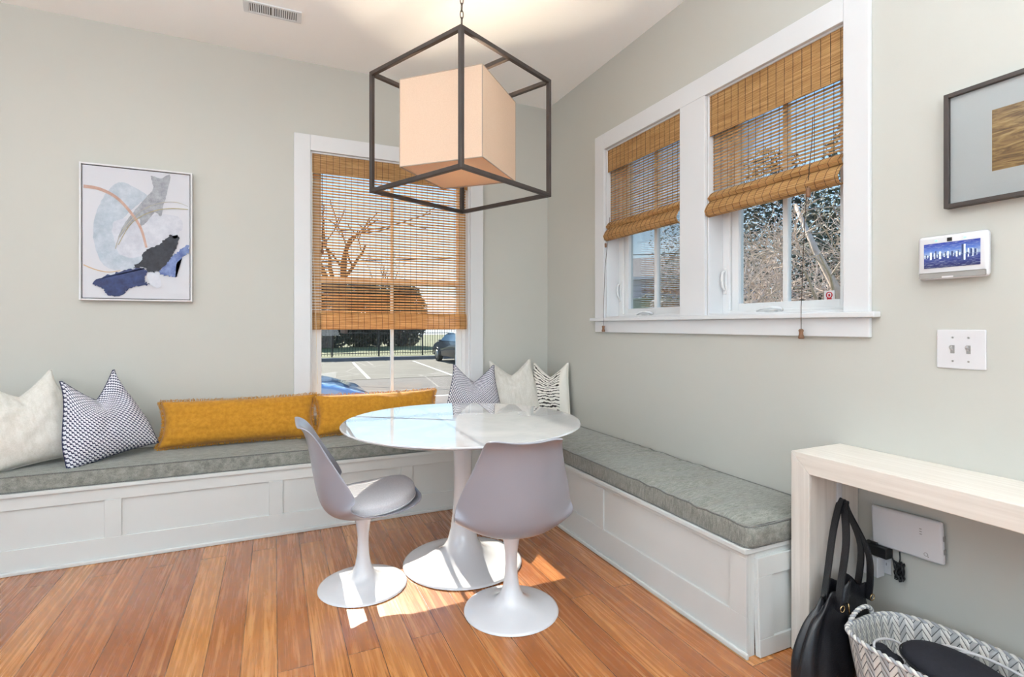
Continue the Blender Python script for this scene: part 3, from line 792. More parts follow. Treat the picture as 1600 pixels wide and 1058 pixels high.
# added uplighter floor lamps, out of view, put in to brighten the ceiling
for i, (x, y, pw, lab) in enumerate(((-3.2, -3.1, 310, 'added slim dark uplighter, out of view, standing on the open floor facing the painting'), (-1.0, -4.35, 330, 'added slim dark uplighter, out of view, standing near the far end of the console'))):
    d = empty('added_floor_lamp', (x, y, 0), 0, lab, 'added floor lamp')
    MB().lathe([(0.14, 0), (0.14, 0.015), (0.03, 0.03), (0.012, 0.035)], 32).build('base', M['dark'], d, smooth=True)
    MB().tube([(0, 0, 0.03), (0, 0, 1.72)], 0.011, 10).build('pole', M['dark'], d)
    MB().lathe([(0.02, 1.70), (0.08, 1.74), (0.15, 1.82), (0.152, 1.82), (0.082, 1.735), (0.02, 1.69)], 32, capb=False, capt=False).build('lamp_shade', M['whitepl'], d, smooth=True)
    l = light('fill_uplight', 'SPOT', (x, y, 1.86), pw, (0.80, 0.91, 1.0), (0, 0, 1)); l.data.spot_size = R(150); l.data.spot_blend = 0.6; l.data.shadow_soft_size = 0.12
# ceiling downlights added behind the camera as unseen fill for the room
for i, (x, y) in enumerate([(-1.6, -5.2), (-4.6, -5.2), (-3.1, -6.8), (-4.9, -2.6)]):
    d = empty('fill_downlight', (x, y, CZ), 0, 'added round recessed fill light, out of view behind the seating corner', 'ceiling light', 'added recessed downlights')
    MB().lathe([(0.085, -0.004), (0.08, -0.008), (0.07, -0.006), (0.065, 0.0)], 32).build('trim_ring', M['whitepl'], d)
    MB().lathe([(0.064, -0.002), (0.06, -0.003)], 32).build('lens', emit_mat('fill_downlight_lens', (255, 240, 220), 4.0), d)
    light('fill_downlight_beam', 'POINT', (x, y, CZ-0.12), 6, (1, 0.93, 0.84), size=0.06)

# ------------------------------------------------------------------ wall art (local: x along wall, -y into room)
pt = empty('abstract_painting', (-3.167, -0.0, 1.403), 0, 'abstract blue, grey and black brushstroke canvas in a thin white frame on the left wall', 'painting')
PW, PH = 0.576, 0.821
b = MB(); ring(b, 0, PW, 0, PH, 0.010, -0.040, -0.002); b.build('frame', M['whitepl'], pt)
b = MB(); ring(b, 0.010, PW-0.010, 0.010, PH-0.010, 0.006, -0.020, -0.004, bev=0); b.build('shadow_gap', M['black'], pt)
b = MB(); b.box(0.015, PW-0.015, -0.032, -0.004, 0.015, PH-0.015); b.build('canvas', simple('canvas_white', (204, 205, 211), 0.7, 0.015, 5), pt)
def paint(rgb, rgb2, alpha=1.0, sc=(6, 6, 6), rot=0.0):
    n = NT('paint_stroke_colour'); co = n.mapping(n.coord(), scale=sc, rot=(0, rot, 0))
    f = n.noise(co, 3.0, 5, 0.7)
    n.set(color=n.ramp(f, [(0.35, lin(rgb)), (0.65, lin(rgb2))]), rough=0.6)
    if alpha < 1:
        n.b.inputs['Alpha'].default_value = alpha
    return n.m
# crop pixel -> canvas coordinates of the painting
def pc(x, y): return ((x-405)/560*PW, PH-(y-(176+(x-405)*0.112))/( (862-175)-(x-405)*0.088)*PH)
layer = [0]
def stroke(pts, mat, rag=0.0, seed=0, sub=6):
    layer[0] += 1; rnd = random.Random(seed); P_ = [pc(*p) for p in pts]; out = []
    n = len(P_)
    for i in range(n):     # Catmull-Rom
        p0, p1, p2, p3 = P_[i-1], P_[i], P_[(i+1) % n], P_[(i+2) % n]
        for k in range(sub):
            t_ = k/sub
            q = [0.5*((2*p1[a])+(-p0[a]+p2[a])*t_+(2*p0[a]-5*p1[a]+4*p2[a]-p3[a])*t_*t_+(-p0[a]+3*p1[a]-3*p2[a]+p3[a])*t_**3) for a in (0, 1)]
            q = [q[0]+rnd.uniform(-rag, rag), q[1]+rnd.uniform(-rag, rag)]
            out.append((max(0.017, min(PW-0.017, q[0])), max(0.017, min(PH-0.017, q[1]))))
    b = MB(); b.prism(out, 0.0004, (0, -0.0322-layer[0]*0.0005, 0), (1, 0, 0), (0, 0, 1), (0, 1, 0))
    b.build('paint_stroke', mat, pt)
def line_stroke(pts, mat, w0, w1):
    layer[0] += 1; P_ = [Vector(pc(*p)) for p in pts]; out = []
    q = []
    for i in range(len(P_)-1):
        p0 = P_[max(0, i-1)]; p1 = P_[i]; p2 = P_[i+1]; p3 = P_[min(len(P_)-1, i+2)]
        for k in range(8):
            t_ = k/8; q.append(0.5*((2*p1)+(p2-p0)*t_+(2*p0-5*p1+4*p2-p3)*t_*t_+(-p0+3*p1-3*p2+p3)*t_**3))
    q.append(P_[-1]); L_, R_ = [], []
    for i, p in enumerate(q):
        d = (q[min(len(q)-1, i+1)]-q[max(0, i-1)]).normalized(); nn = Vector((-d.y, d.x)); ww = w0+(w1-w0)*i/len(q)
        for S_, sg in ((L_, 1), (R_, -1)):
            v = p+nn*ww*sg/2; S_.append((max(0.017, min(PW-0.017, v.x)), max(0.017, min(PH-0.017, v.y))))
    b = MB(); y = -0.0322-layer[0]*0.0005
    for i in range(len(q)-1): b.quad((L_[i][0], y, L_[i][1]), (L_[i+1][0], y, L_[i+1][1]), (R_[i+1][0], y, R_[i+1][1]), (R_[i][0], y, R_[i][1]))
    b.build('paint_line', mat, pt, recalc=True, solid=0.0004)
mb = paint((164, 176, 188), (190, 198, 208), 1)
stroke([(590, 280), (540, 320), (495, 400), (470, 500), (478, 600), (520, 690), (590, 715), (690, 700), (730, 640), (640, 600), (580, 520), (640, 430), (700, 380), (735, 350), (650, 295)], mb, 0.002, 1)
stroke([(560, 500), (600, 640), (720, 640), (860, 560), (915, 500), (880, 450), (780, 440), (700, 470), (620, 460)], paint((184, 187, 198), (204, 206, 214)), 0.004, 2)
stroke([(750, 250), (800, 262), (848, 246), (830, 340), (812, 400), (800, 450), (770, 430), (735, 470), (700, 500), (690, 460), (640, 500), (590, 560), (610, 500), (660, 430), (730, 350), (762, 310)], paint((132, 134, 140), (170, 172, 178), 1, (10, 10, 10)), 0.002, 3)
line_stroke([(425, 298), (500, 312), (580, 355), (650, 430), (700, 510), (728, 605)], paint((176, 140, 126), (196, 164, 150)), 0.020, 0.012)
line_stroke([(425, 688), (480, 712), (540, 725), (600, 718)], paint((196, 160, 120), (210, 180, 140)), 0.006, 0.004)
line_stroke([(942, 418), (860, 412), (780, 420), (700, 450), (640, 500), (590, 590)], paint((150, 140, 90), (180, 170, 130)), 0.005, 0.003)
line_stroke([(942, 403), (880, 382), (800, 384), (720, 412), (660, 460), (600, 540), (575, 610)], paint((186, 178, 150), (160, 160, 160)), 0.003, 0.004)
stroke([(942, 590), (890, 625), (850, 655), (800, 710), (800, 740), (850, 748), (885, 745), (885, 690), (910, 660), (942, 630)], paint((64, 82, 138), (124, 142, 186)), 0.006, 4, 9)
stroke([(475, 770), (540, 740), (640, 715), (700, 705), (732, 725), (720, 770), (742, 790), (650, 805), (600, 845), (540, 840), (510, 805), (480, 790)], paint((34, 42, 80), (52, 68, 116), 1, (8, 8, 8)), 0.006, 5, 9)
stroke([(722, 625), (790, 590), (850, 545), (870, 560), (893, 550), (880, 610), (850, 660), (790, 720), (740, 725), (720, 705), (660, 705), (700, 670)], paint((26, 28, 36), (52, 54, 64), 1, (8, 8, 8)), 0.006, 6, 9)
stroke([(735, 730), (790, 745), (800, 800), (770, 800), (745, 780)], paint((200, 204, 214), (214, 216, 224)), 0.003, 7)

pr = empty('framed_picture', (0, -2.898, 1.650), -PI/2, 'dark framed brown landscape photograph with a wide white mat on the right wall', 'picture')
FW, FH = 0.62, 0.388
b = MB(); ring(b, 0, FW, 0, FH, 0.014, -0.032, -0.002, bev=0.001); b.build('frame', simple('dark_frame_wood', (62, 54, 50), 0.45, 0.1, 20), pr)
MB().box(0.014, FW-0.014, -0.018, -0.004, 0.014, FH-0.014).build('mat_board', M['whitepl'], pr)
def dune():
    n = NT('dune_photograph'); x, y, z = n.xyz(n.coord())
    a = n.noise(n.vec(n.math('MULTIPLY', x, 9.0), 0.0, n.math('MULTIPLY', z, 60.0)), 1.0, 6, 0.7, 1.5)
    n.set(color=n.ramp(a, [(0.25, lin((74, 50, 28))), (0.45, lin((140, 102, 58))), (0.6, lin((190, 152, 96))), (0.8, lin((226, 200, 150)))]), rough=0.5); return n.m
MB().box(0.127, FW-0.127, -0.0188, -0.018, 0.096, 0.292).build('photograph', dune(), pr)
MB().box(0.014, FW-0.014, -0.0245, -0.0230, 0.014, FH-0.014).build('glass', M['glass'], pr)

# ------------------------------------------------------------------ alarm keypad
kp = empty('alarm_keypad', (0, -2.818, 1.410), -PI/2, 'white wall alarm keypad showing a blue city skyline on its screen', 'keypad')
KW, KH = 0.203, 0.152
b = MB(); b.box(0, KW, -0.030, -0.010, 0, KH, 0.012, 4); o = b.build('case', M['whitepl'], kp, smooth=True); shade_angle(o, 30)
MB().box(0.03, KW-0.03, -0.010, 0, 0.02, KH-0.02).build('wall_bracket', M['greypl'], kp)
MB().box(0.006, KW-0.006, -0.0312, -0.030, 0.004, 0.024, 0.003).build('speaker_strip', M['greypl'], kp)
MB().box(0.075, 0.108, -0.0318, -0.0312, 0.004, 0.010).build('button', M['whitepl'], kp)
MB().box(0.090, 0.104, -0.0312, -0.030, 0.128, 0.140).build('camera_eye', M['black'], kp)
for x in (0.058, 0.140):
    MB().ico((x, -0.0298, 0.134), 0.0032, 1, (1.6, 0.4, 1)).build('led', M['led'], kp)
def screen_mat():
    n = NT('screen_picture'); x, y, z = n.xyz(n.coord())
    f = n.math('MULTIPLY', n.math('SUBTRACT', z, 0.040), 1/0.085)
    wv = n.noise(n.vec(n.math('MULTIPLY', x, 60.0), 0.0, n.math('MULTIPLY', z, 420.0)), 1.0, 4, 0.6, 0.5)
    skyc = n.ramp(f, [(0.0, lin((30, 34, 100))), (0.44, lin((60, 78, 170))), (0.5, lin((190, 214, 240))), (0.7, lin((100, 140, 232))), (1.0, lin((40, 60, 180)))])
    c = n.mix(n.ramp(wv, [(0.5, (0, 0, 0, 1)), (0.72, (0.6, 0.6, 0.6, 1))]), skyc, lin((210, 222, 244)))
    n.set(color=(0.02, 0.02, 0.02, 1), emit=c, es=0.75, rough=0.2); return n.m
scr = MB().box(0.021, 0.182, -0.0313, -0.030, 0.040, 0.125).build('screen', screen_mat(), kp)
rnd = random.Random(4); cols = [emit_mat('skyline_pale', (196, 206, 216), 0.7), emit_mat('skyline_dark', (40, 54, 92), 0.7)]
for ci in (0, 1):
    b = MB(); x = 0.023+ci*0.004
    while x < 0.176:
        w_ = rnd.uniform(0.002, 0.006); h_ = rnd.uniform(0.004, 0.018) if not (0.13 < x < 0.138) else 0.032
        b.box(x, x+w_, -0.0316-ci*0.0002, -0.0313, 0.080, 0.080+h_); b.box(x, x+w_, -0.0316-ci*0.0002, -0.0313, 0.079-h_*0.6, 0.079); x += w_+rnd.uniform(0.003, 0.009)
    b.build('skyline', cols[ci], scr)

# ------------------------------------------------------------------ switch plate
sw = empty('light_switch', (0, -2.865, 1.104), -PI/2, 'white double light switch plate below the alarm keypad', 'light switch')
b = MB(); b.box(0, 0.139, -0.006, 0, 0, 0.133, 0.003, 3); b.build('plate', M['whitepl'], sw)
for x in (0.047, 0.092):
    b = MB(); b.box(x-0.006, x+0.006, -0.0065, -0.0055, 0.052, 0.080); b.build('slot', M['greypl'], sw)
    b = MB(); b.bar((x, -0.005, 0.064), (x, -0.020, 0.076), 0.008, 0.009, bev=0.001); b.build('toggle', M['silver'], sw)
    for z in (0.026, 0.106):
        b = MB(); b.lathe([(0.0035, 0), (0.003, 0.0012)], 10); b.bm.transform(Matrix.Translation((x, -0.006, z)) @ Matrix.Rotation(PI/2, 4, 'X')); b.build('screw', M['silver'], sw)

# ------------------------------------------------------------------ console table
cs = empty('console_table', (-0.148, -2.52, 0), 0, 'whitewashed wooden waterfall console table against the right wall', 'console table')
CH = 0.768; CT = 0.075; CD = 0.146; LEN = 1.5
b = MB(); b.prism([(0, CH), (-LEN, CH), (-LEN+CT, CH-CT), (-CT, CH-CT)], 2*CD, (-CD, 0, 0), (0, 1, 0), (0, 0, 1), (1, 0, 0)); b.build('top', M['ww_top'], cs, bev=0.003)
b = MB(); b.prism([(0, 0), (0, CH-0.0008), (-CT, CH-CT-0.0008), (-CT, 0)], 2*CD, (-CD, 0, 0), (0, 1, 0), (0, 0, 1), (1, 0, 0)); b.build('side_slab', M['ww_leg'], cs, bev=0.003)
b = MB(); b.prism([(-LEN, 0), (-LEN, CH-0.0008), (-LEN+CT, CH-CT-0.0008), (-LEN+CT, 0)], 2*CD, (-CD, 0, 0), (0, 1, 0), (0, 0, 1), (1, 0, 0)); b.build('side_slab', M['ww_leg'], cs, bev=0.003)
hk = empty('adhesive_hook', (-0.125, -2.5955, 0.565), 0, 'white adhesive hook on the inner side of the console leg, holding the bag', 'hook')
b = MB(); b.box(-0.014, 0.014, -0.005, 0, -0.01, 0.080, 0.0045, 3); b.build('back_plate', M['whitepl'], hk)
MB().tube([(0, -0.004, 0.012), (0, -0.014, 0.0), (0, -0.024, 0.002), (0, -0.030, 0.014)], [0.006, 0.006, 0.0055, 0.005], 8).build('hook_arm', M['whitepl'], hk, smooth=True)

# ------------------------------------------------------------------ handbag
hb = empty('handbag', (-0.275, -2.690, 0), 0, 'black leather tote bag hanging by its handles from the console hook', 'bag')
def bag_body(u, v):
    a = 2*PI*u
    hw = 0.200*(1-0.42*smooth01(v)**1.2)+0.012*math.sin(v*PI); hd = 0.060*(1-0.62*smooth01(v))
    if v < 0.08: k = 0.72+0.28*math.sin(v/0.08*PI/2); hw *= k; hd *= k
    ca, sa = math.cos(a), math.sin(a); ex = 2.6
    r = (abs(ca)**ex+abs(sa)**ex)**(-1/ex)
    fold = 1+0.26*math.sin(a*7+1.2*math.sin(v*3))*smooth01(v*1.4+0.1)+0.10*math.sin(a*13+3+v*2)
    droop = -0.055*abs(ca)**2*smooth01((v-0.6)/0.4) if True else 0
    x = hw*r*ca*(1+0.05*math.sin(a*7+2)*smooth01(v*2)); y = hd*r*sa*fold
    return (x+0.07*v*v-0.01, y-0.0+0.015*v, 0.006+0.315*v+droop+0.012*math.sin(a*7)*smooth01((v-0.7)/0.3))
b = MB(); g = b.grid(bag_body, 72, 26, wu=True); b.bm.faces.new([r[0] for r in g])
b.build('bag_body', M['leather'], hb, smooth=True, solid=0.004, off=-1)
def strap(pts, wd=0.018, th=0.005):
    b = MB(); q = []
    P_ = [Vector(p) for p in pts]
    for i in range(len(P_)-1):
        p0 = P_[max(0, i-1)]; p1 = P_[i]; p2 = P_[i+1]; p3 = P_[min(len(P_)-1, i+2)]
        for k in range(6):
            t_ = k/6; q.append(0.5*((2*p1)+(p2-p0)*t_+(2*p0-5*p1+4*p2-p3)*t_*t_+(-p0+3*p1-3*p2+p3)*t_**3))
    q.append(P_[-1]); rings = []
    for i, p in enumerate(q):
        d = (q[min(len(q)-1, i+1)]-q[max(0, i-1)]).normalized()
        side = Vector((0.45, 1, 0)).normalized(); side = (side-d*side.dot(d)).normalized(); nn = d.cross(side)
        rings.append([b.bm.verts.new(p+side*a*wd/2+nn*c_*th/2) for a, c_ in ((-1, -1), (1, -1), (1, 1), (-1, 1))])
    for A, B in zip(rings, rings[1:]):
        for k in range(4): b.bm.faces.new((A[k], A[(k+1) % 4], B[(k+1) % 4], B[k]))
    b.bm.faces.new(rings[0]); b.bm.faces.new(rings[-1]); return b
hx = -0.125+0.275; hy = -2.618+2.690
strap([(-0.045, -0.030, 0.25), (-0.03, -0.03, 0.33), (0.04, -0.005, 0.46), (hx-0.035, hy-0.025, 0.55), (hx-0.002, hy-0.002, 0.577), (hx+0.018, hy-0.008, 0.53), (0.155, -0.01, 0.42), (0.155, -0.02, 0.33), (0.135, -0.025, 0.25)], 0.032).build('handle', M['leather'], hb)
strap([(-0.03, 0.03, 0.26), (0.0, 0.035, 0.36), (0.07, hy-0.01, 0.48), (hx-0.02, hy+0.006, 0.565), (hx+0.002, hy+0.008, 0.582), (hx+0.022, hy+0.004, 0.54), (0.165, 0.02, 0.42), (0.16, 0.03, 0.26)], 0.032).build('handle', M['leather'], hb)
strap([(0.0, -0.035, 0.27), (0.04, -0.066, 0.18), (0.085, -0.075, 0.08), (0.11, -0.06, 0.03)], 0.012).build('strap', M['leather'], hb)
b = MB()
for x, y in ((-0.042, -0.046), (0.135, -0.040)):
    MB().tube([(x+0.011*math.cos(a), y, 0.265+0.011*math.sin(a)) for a in [i*2*PI/14 for i in range(14)]], 0.002, 6, closed=True).build('ring', M['chrome'], hb, smooth=True)
b.bar((-0.008, -0.044, 0.275), (0.0, -0.044, 0.235), 0.005, 0.003)
b.build('buckle', M['chrome'], hb, smooth=True)

# ------------------------------------------------------------------ basket with things
bk = empty('woven_basket', (-0.245, -3.09, 0), 0, 'white and grey herringbone woven basket on the floor under the console', 'basket')
BA, BB_, BH = 0.175, 0.335, 0.225
def oval(u, k=1.0, z=0.0):
    a = 2*PI*u; ex = 3.4; ca, sa = math.cos(a), math.sin(a); r = (abs(ca)**ex+abs(sa)**ex)**(-1/ex)
    return Vector((BA*k*r*ca, BB_*k*r*sa, z))
def bwall(u, v):
    rise = 0.010*math.cos(4*PI*u)*v
    return oval(u, 0.86+0.14*v+0.01*math.sin(v*PI), 0.004+v*(BH+rise))
b = MB(); g = b.grid(bwall, 120, 12, wu=True, uv=lambda a, c: (a*44, c*9))
b.build('basket_wall', M['herring'], bk, smooth=True, solid=0.007, off=-1)
b = MB(); b.bm.faces.new([b.bm.verts.new(oval(i/60, 0.86, 0.004)) for i in range(60)]); b.build('basket_base', M['herring'], bk, solid=0.006)
def twist(pts_fn, n, r0, closed, name, parent, R_=0.005, turns=60):
    for ph in (0, PI):
        pts = []
        for i in range(n):
            p = pts_fn(i/n); q = pts_fn(((i+1) % n)/n if closed else min(1, (i+1)/n)); d = (q-p).normalized()
            s1 = d.cross(Vector((0, 0.01, 1))).normalized(); s2 = d.cross(s1); a = 2*PI*turns*i/n+ph
            pts.append(p+(s1*math.cos(a)+s2*math.sin(a))*R_)
        MB().tube(pts, r0, 5, closed=closed).build(name, M['herr1'] if ph == 0 else M['herr2'], parent, smooth=True)
M['herr1'] = simple('weave_white', (226, 224, 218), 0.5, 0.03, 30); M['herr2'] = simple('weave_grey', (160, 162, 166), 0.5, 0.03, 30)
twist(lambda u: bwall(u, 1.0)+Vector((0, 0, 0.003)), 480, 0.0052, True, 'rim', bk, 0.0038, 60)
for sgn in (1, -1):
    twist(lambda u: Vector((math.cos(PI*u)*0.062, sgn*(BB_+0.003-0.010*math.sin(PI*u)), BH-0.018+0.062*math.sin(PI*u)**0.8)), 90, 0.0045, False, 'handle', bk, 0.0035, 9)
# black mesh case in the basket
cse = empty('black_case', (-0.275, -3.065, 0.222), 0, 'oval black fabric case lying in the woven basket', 'case', rot=(R(6), R(-5), R(12)))
b = MB()
def casef(u, v):
    a = 2*PI*u; ph = -PI/2+PI*v; cp = abs(math.cos(ph))**0.45; sp = math.copysign(abs(math.sin(ph))**0.9, math.sin(ph))
    return (0.088*cp*math.cos(a)*(1+0.12*math.sin(a)), 0.150*cp*math.sin(a), 0.032*sp)
b.grid(casef, 56, 18, wu=True); bmesh.ops.remove_doubles(b.bm, verts=b.bm.verts, dist=0.0005)
b.build('case_body', M['blackfab'], cse, smooth=True)
MB().tube([(0.0905*math.cos(a)*(1+0.12*math.sin(a)), 0.153*math.sin(a), 0) for a in [i*2*PI/60 for i in range(60)]], 0.0025, 5, closed=True).build('zip', M['black'], cse)
pc2 = empty('black_pouch', (-0.325, -2.875, 0.175), 0, 'small black pouch in the basket, left of the oval black case', 'pouch', rot=(R(10), R(8), R(20)))
b = MB(); b.grid(lambda u, v: (0.060*math.cos(2*PI*u)*abs(math.cos(-PI/2+PI*v))**0.4, 0.052*math.sin(2*PI*u)*abs(math.cos(-PI/2+PI*v))**0.4, 0.028*math.sin(-PI/2+PI*v)+0.006*math.sin(6*PI*u)), 40, 14, wu=True); bmesh.ops.remove_doubles(b.bm, verts=b.bm.verts, dist=0.0005)
b.build('pouch_body', M['blackfab'], pc2, smooth=True)
def cable(name, pts, r, mat, label, cat='cable', group=None, sm=6):
    P_ = [Vector(p) for p in pts]; q = []
    for i in range(len(P_)-1):
        p0 = P_[max(0, i-1)]; p1 = P_[i]; p2 = P_[i+1]; p3 = P_[min(len(P_)-1, i+2)]
        for k in range(sm):
            t_ = k/sm; q.append(0.5*((2*p1)+(p2-p0)*t_+(2*p0-5*p1+4*p2-p3)*t_*t_+(-p0+3*p1-3*p2+p3)*t_**3))
    q.append(P_[-1]); o_ = P_[0].copy()
    o = MB().tube([p-o_ for p in q], r, 7).build(name, mat, smooth=True); o.location = o_
    return tag(o, label, cat, group)
cable('charging_cable', [(-0.335, -2.93, 0.16), (-0.35, -2.87, 0.195), (-0.30, -2.835, 0.205), (-0.235, -2.85, 0.20), (-0.21, -2.90, 0.18), (-0.215, -2.93, 0.15)], 0.0038, M['whitepl'], 'white cable looping beside the pouch at the near left of the basket')
cable('coiled_cable', [(-0.20, -2.94, 0.19), (-0.150, -2.95, 0.215), (-0.115, -3.02, 0.22), (-0.10, -3.12, 0.215), (-0.115, -3.22, 0.205), (-0.155, -3.29, 0.20), (-0.21, -3.26, 0.21), (-0.155, -3.20, 0.228), (-0.130, -3.10, 0.232), (-0.140, -3.02, 0.228), (-0.19, -2.97, 0.215)], 0.0042, M['whitepl'], 'white cable coiled along the back of the basket behind the black case')

# ------------------------------------------------------------------ router, outlet, adapters
ro = empty('wifi_router', (0, -2.663, 0.408), -PI/2, 'flat white router panel mounted on the wall under the console', 'router', rot=(0, R(-2.5), -PI/2))
b = MB(); b.box(0, 0.235, -0.030, -0.010, 0.008, 0.155, 0.009, 4); o = b.build('case', M['whitepl'], ro, smooth=True); shade_angle(o, 30)
MB().box(0.05, 0.19, -0.0102, -0.001, 0.04, 0.12).build('bracket', M['greypl'], ro)
b = MB()
for z in (0.095, 0.104, 0.113): MB().box(0.166, 0.173, -0.0306, -0.030, z, z+0.003).build('printed_icon', M['greypl'], ro)
b.tube([(0.183+0.006*math.cos(a), -0.0303, 0.03+0.006*math.sin(a)) for a in [i*2*PI/14 for i in range(14)]], 0.0009, 5, closed=True)
b.box(0.188, 0.191, -0.0306, -0.030, 0.021, 0.025)
b.build('printed_icon', M['greypl'], ro)
for z in (0.09, 0.045): MB().box(0.2352, 0.237, -0.025, -0.012, z, z+0.017).build('side_port', M['greypl'], ro)
ol = empty('wall_outlet', (0, -2.642, 0.310), -PI/2, 'white outlet plate on the wall below the router', 'wall outlet')
b = MB(); b.box(0, 0.075, -0.005, 0, 0, 0.120, 0.003, 2); b.build('plate', M['whitepl'], ol)
for z in (0.037, 0.083):
    sb = MB().box(0.040, 0.068, -0.0062, -0.005, z-0.014, z+0.014, 0.001).build('socket', M['whitepl'], ol)
    MB().box(0.048, 0.050, -0.0066, -0.0062, z-0.004, z+0.006).box(0.058, 0.060, -0.0066, -0.0062, z-0.004, z+0.006).build('slot', M['black'], sb)
wa = empty('white_plug_adapter', (-0.006, -2.655, 0.300), -PI/2, 'white plug adapter in the outlet beneath a black adapter', 'plug')
MB().box(-0.012, 0.040, -0.045, 0, 0, 0.078, 0.003).build('plug_body', M['whitepl'], wa)
b = MB(); b.box(0.012, 0.014, -0.0456, -0.045, 0.03, 0.042); b.box(0.024, 0.026, -0.0456, -0.045, 0.03, 0.042); b.build('slot', M['black'], wa)
ba = empty('black_power_adapter', (-0.006, -2.650, 0.379), -PI/2, 'black power adapter stacked on the white plug adapter', 'plug')
b = MB(); b.box(-0.015, 0.075, -0.042, 0, 0, 0.040, 0.004); b.box(0.015, 0.035, -0.036, -0.008, 0.040, 0.048, 0.002); b.build('plug_body', M['black'], ba)
rnd = random.Random(9); pts = [(-0.012, -2.705, 0.392), (-0.02, -2.73, 0.385)]
for i in range(34):
    a = i*1.9; pts.append((-0.016+0.010*math.sin(a*1.7), -2.752+0.014*math.cos(a)+rnd.uniform(-0.003, 0.003), 0.345+0.032*math.sin(a*0.9)+rnd.uniform(-0.006, 0.006)))
pts += [(-0.014, -2.752, 0.38), (-0.008, -2.748, 0.41), (-0.006, -2.745, 0.425)]
cable('bundled_cord', pts, 0.0026, M['black'], 'bundled black cord hanging between the outlet and the router', sm=4)
cable('floor_cable', [(-0.020, -2.61, 0.135), (-0.016, -2.66, 0.136), (-0.020, -2.72, 0.1345), (-0.018, -2.80, 0.1350), (-0.018, -2.95, 0.1345)], 0.003, M['cord'], 'thin dark cable lying along the top of the baseboard behind the basket')

# ------------------------------------------------------------------ outside
GZ = -0.5
def ground_mat(name, a, b_, scale, rough=0.9, cracks=False):
    n = NT(name); co = n.coord(); f = n.noise(co, scale, 6, 0.7)
    c = n.ramp(f, [(0.3, lin(a)), (0.7, lin(b_))])
    if cracks:
        v = n.n('ShaderNodeTexVoronoi', feature='DISTANCE_TO_EDGE'); n.l(n.mapping(co, scale=(1, 1, 1)), v.inputs['Vector']); v.inputs['Scale'].default_value = 0.35
        c = n.mix(n.math('LESS_THAN', v.outputs['Distance'], 0.010), c, lin((120, 112, 104)))
    n.set(color=c, rough=rough); return n.m
M['pave'] = ground_mat('parking_concrete', (86, 80, 68), (99, 93, 80), 0.8, cracks=True)
M['walk'] = ground_mat('near_concrete', (83, 75, 69), (94, 86, 79), 1.2, cracks=True)
M['grass'] = ground_mat('lawn', (76, 80, 40), (104, 104, 54), 1.5)
M['kerb'] = simple('kerb_concrete', (120, 116, 116), 0.9, 0.08, 2)
struct(MB().box(-30, 40, WT, 13.5, GZ-0.1, GZ-0.005).build('near_pavement', M['walk']))
struct(MB().box(-30, 40, 13.55, 22.9, GZ-0.1, GZ).build('parking_lot', M['pave']))
struct(MB().box(-60, 60, 23.25, 90, GZ-0.1, GZ+0.12).build('lawn', M['grass']))
struct(MB().box(-30, 40, 22.9, 23.25, GZ-0.1, GZ+0.16, 0.02).build('kerb', M['kerb']))
struct(MB().box(WT, 60, -40, WT-0.01, GZ-0.12, GZ-0.02).build('side_ground', M['grass']))
pl = simple('line_paint', (160, 158, 150), 0.8, 0.03, 4)
for (x, lab) in ((1.68, 'white painted parking line left of the window muntin'), (4.55, 'white painted parking line beside the dark parked car'), (-1.2, None), (7.4, None)):
    if lab is None: continue
    o = MB().box(x-0.06+0.0, x+0.06, 0, 8.2, 0, 0.006, 0, 1, Matrix.Rotation(R(-4), 4, 'Z') @ Matrix.Translation((0, 0, 0))).build('parking_line', pl)
    o.location = (-0.95, 13.8, GZ); tag(o, lab, 'parking line', 'parking lines')
# fence
fn = empty('metal_fence', (-9, 24.6, GZ+0.12), 0, 'black metal picket fence beyond the parking lot', 'fence')
FL = 20; b = MB()
for z in (0.15, 1.22, 1.42): b.box(0, FL, -0.02, 0.02, z, z+0.035)
b.build('rails', M['black'], fn)
o = None
for i in range(int(FL/2.4)+1):
    MB().box(i*2.4-0.035, i*2.4+0.035, -0.035, 0.035, 0, 1.55).build('post', M['black'], fn)
b = MB()
for i in range(int(FL/0.14)): b.box(i*0.14-0.010, i*0.14+0.010, -0.010, 0.010, 0.05, 1.50)
tag(b.build('pickets', M['black'], fn), kind='stuff')

# foliage helper
def leaf_cloud(b, c, rad, n, size, rnd, shell=0.5):
    for _ in range(n):
        while True:
            v = Vector((rnd.uniform(-1, 1), rnd.uniform(-1, 1), rnd.uniform(-1, 1)))
            if shell < v.length < 1: break
        p = Vector((c[0]+v.x*rad[0], c[1]+v.y*rad[1], c[2]+v.z*rad[2]))
        u = Vector((rnd.gauss(0, 1), rnd.gauss(0, 1), rnd.gauss(0, 1))).normalized(); w_ = u.orthogonal().normalized()
        s = size*rnd.uniform(0.6, 1.3)
        b.quad(p-u*s, p+w_*s*0.5, p+u*s, p-w_*s*0.5)
def leafmat(name, a, b_):
    n = NT(name); f = n.noise(n.coord(), 3.5, 4, 0.7)
    n.set(color=n.ramp(f, [(0.35, lin(a)), (0.65, lin(b_))]), rough=0.6)
    tr = n.n('ShaderNodeBsdfTranslucent'); tr.inputs[0].default_value = lin(b_)
    mx = n.n('ShaderNodeMixShader'); mx.inputs[0].default_value = 0.25
    n.l(n.b.outputs[0], mx.inputs[1]); n.l(tr.outputs[0], mx.inputs[2]); n.l(mx.outputs[0], n.out.inputs[0]); return n.m
